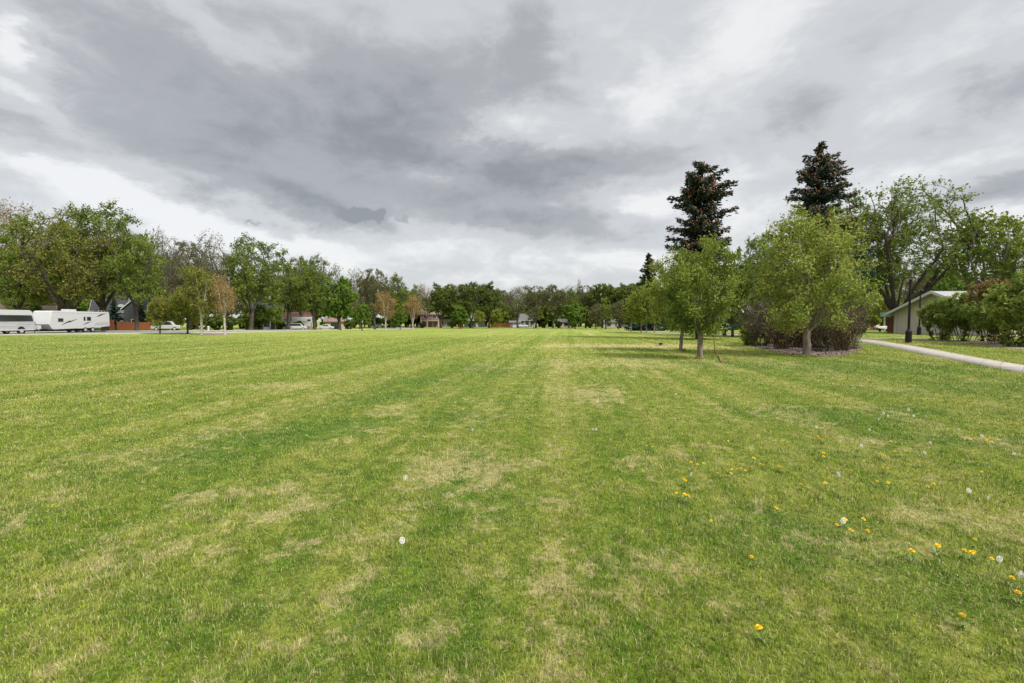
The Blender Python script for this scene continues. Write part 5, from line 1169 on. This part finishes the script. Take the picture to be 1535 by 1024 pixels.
def low_chair(label, px, Y, rz):
    t = empty('low_chair', label, 'chair', at(px, Y), rz)
    MB().box((0, -.02, .30), (.56, .52, .06), bev=.015).build('seat', M['redcloth'], t)
    b = MB().box((0, 0, 0), (.56, .05, .62), bev=.015).build('backrest', M['redcloth'], t); b.location = (0, .30, .58); b.rotation_euler = (R(-18), 0, 0)
    for sx in (-.27, .27):
        for sy in (-.24, .24): MB().tube([(sx, sy * 1.1, 0), (sx, sy, .30)], .018, 6).build('leg', M['chrome'], t)
low_chair('low red folding chair the person sits on', 1314.5, 74.6, .25)
low_chair('empty low red folding chair next to the seated person', 1307.5, 74.0, .8)

# ------------------------------------------------------------------ dandelions
def dandelion_flower():
    e = empty('dandelion', None, 'flower'); rg = random.Random(3)
    MB().tube([(0, 0, -.01), (.004, .002, .03), (.002, 0, .058)], [.0028, .0025, .0025], 6).build('stalk', M['stalk'], e)
    m = MB(); 
    for ring, (n, r0, r1, z0, z1) in enumerate([(20, .004, .021, .060, .062), (16, .003, .016, .062, .068), (12, .002, .010, .064, .072)]):
        for i in range(n):
            a = i * 6.283 / n + ring * .2; c_, s_ = math.cos(a), math.sin(a); wv = .0032
            v = [m.bm.verts.new(q) for q in ((c_ * r0 - s_ * wv * .5, s_ * r0 + c_ * wv * .5, z0), (c_ * r0 + s_ * wv * .5, s_ * r0 - c_ * wv * .5, z0), (c_ * r1 + s_ * wv, s_ * r1 - c_ * wv, z1 + rg.uniform(-.002, .002)), (c_ * r1 - s_ * wv, s_ * r1 + c_ * wv, z1))]
            m.bm.faces.new(v)
    m.lathe([(.002, .054), (.008, .057), (.009, .061), (.003, .064)], k=10)
    m.build('flower_head', M['yellow'], e)
    lf = MB()
    for i in range(5):
        a = i * 1.26 + rg.uniform(-.2, .2); ln = rg.uniform(.04, .065); c_, s_ = math.cos(a), math.sin(a); prev = None
        for q in range(7):
            u = q / 6; wd = (.002 + .007 * math.sin(math.pi * u)) * (1 if q % 2 else .55); zz = .008 + .020 * math.sin(u * 2.4)
            cur = [lf.bm.verts.new((c_ * ln * u - s_ * wd, s_ * ln * u + c_ * wd, zz)), lf.bm.verts.new((c_ * ln * u + s_ * wd, s_ * ln * u - c_ * wd, zz))]
            if prev: lf.bm.faces.new((prev[0], prev[1], cur[1], cur[0]))
            prev = cur
    lf.build('leaf_rosette', M['weed'], e); return e
def dandelion_clock(h=.13):
    e = empty('dandelion_clock', None, 'seedhead'); rg = random.Random(5)
    MB().tube([(0, 0, -.01), (.006, .002, h * .5), (0, 0, h)], [.003, .0026, .0024], 6).build('stalk', M['stalk'], e)
    m = MB(); c0 = Vector((0, 0, h + .012))
    for i in range(170):
        z = 1 - 2 * (i + .5) / 170; a = i * 2.39996; r_ = math.sqrt(1 - z * z); d = Vector((r_ * math.cos(a), r_ * math.sin(a), z)); L_ = .021 * rg.uniform(.9, 1.05)
        t_ = d.cross(Vector((.3, .5, .81))).normalized(); b_ = d.cross(t_); tip = c0 + d * L_
        for q in range(3):
            w1 = (t_ * math.cos(q * 2.1) + b_ * math.sin(q * 2.1)) * .0034
            m.bm.faces.new([m.bm.verts.new(x) for x in (c0 + d * L_ * .72, tip + w1 + t_ * .0006, tip + w1 - t_ * .0006)])
    m.lathe([(.003, h + .004), (.006, h + .010), (.005, h + .018)], k=8)
    m.build('seed_ball', M['fluff'], e); return e
YEL = [(400,328),(412,330),(522,375),(547,381),(557,378),(505,425),(517,427),(487,465),(500,466),(512,474),(580,544),(607,408),(612,411),(640,395),(643,407),(663,396),(672,394),(683,400),(704,362),(735,380),(741,384),(780,388),(787,391),(793,394),(848,442),(778,508),(868,505),(893,362),(910,358),(918,348),(897,300),(908,308),(915,312),(635,313),(990,400),(920,436),(1068,350),(1077,351),(1085,355),(1072,432),(1108,435),(1105,395),(1095,392),(1110,315),(958,560),(975,540),(1000,575),(1037,577),(1027,540),(1213,446),(1228,436),(1308,416),(1372,402),(1352,352),(1345,308),(1385,307),(1393,312),(1410,315),(1425,310),(1175,635),(1247,616),(1320,632),(1353,602),(1353,636),(1362,640),(1405,656),(1458,713),(1487,760),(1125,345),(1135,346),(1190,375),(1215,378),(340,298),(575,320),(700,390),(1470,297),(1480,265),(1465,262)]
WHI = [(1077,258),(1110,250),(1080,240),(1168,232),(1187,247),(1215,250),(1045,287),(245,285),(233,288),(248,205),(1212,360),(1234,330),(1478,360),(1372,487),(1350,477),(1393,308),(1402,672),(966,567),(900,278),(1025,340),(1490,722),(508,420),(478,183),(697,143),(1300,288)]
def put_flower(proto, first, q, label, h, sc=1.0, group=None):
    e = proto if first else copy_tree(proto)
    e.location = gp(767 + q[0] * .5117, 500 + q[1] * .5117, h * sc * 1.3); e.rotation_euler = (random.uniform(-.3, .35), random.uniform(-.3, .3), random.uniform(0, 6.28)); e.scale = (sc * random.uniform(.8, 1.1), sc * random.uniform(.8, 1.1), sc * 1.3)
    tag(e, label, None, group); return e
random.seed(11)
df = dandelion_flower()
for i, q in enumerate(YEL):
    put_flower(df, i == 0, q, 'small yellow dandelion blooming low in a loose cluster in the lawn', .066, random.uniform(.62, 1.0), 'yellow dandelions scattered in the lawn')
for q, lab in [((738, 861), 'single yellow dandelion closest to the viewer, alone in the lawn'), ((704, 656), 'lone yellow dandelion above the closest one, beside a dry patch'), ((1316, 826), 'lone yellow dandelion below the cluster near the lawn corner')]:
    put_flower(df, False, q, lab, .066, .95)
dc = dandelion_clock()
for i, q in enumerate(WHI):
    put_flower(dc, i == 0, q, 'white dandelion seedhead among the yellow dandelions in the lawn', .10, random.uniform(.7, .9), 'dandelion seedheads scattered in the lawn')
for q, lab, sc in [((955, 413), 'large white seedhead standing clear amid the yellow dandelions', 1.0), ((-314, 609), 'white seedhead on the dry lawn, nearer of the lone pair', .9), ((-316, 418), 'white seedhead on a tall stalk, farther of the lone pair', 1.15), ((-118, 282), 'small white seedhead beyond the lone pair on the plain lawn', .85)]:
    put_flower(dc, False, q, lab, .145, sc)
print('objects', len(SC.objects), 'faces', sum(len(o.data.polygons) for o in SC.objects if o.type == 'MESH'))
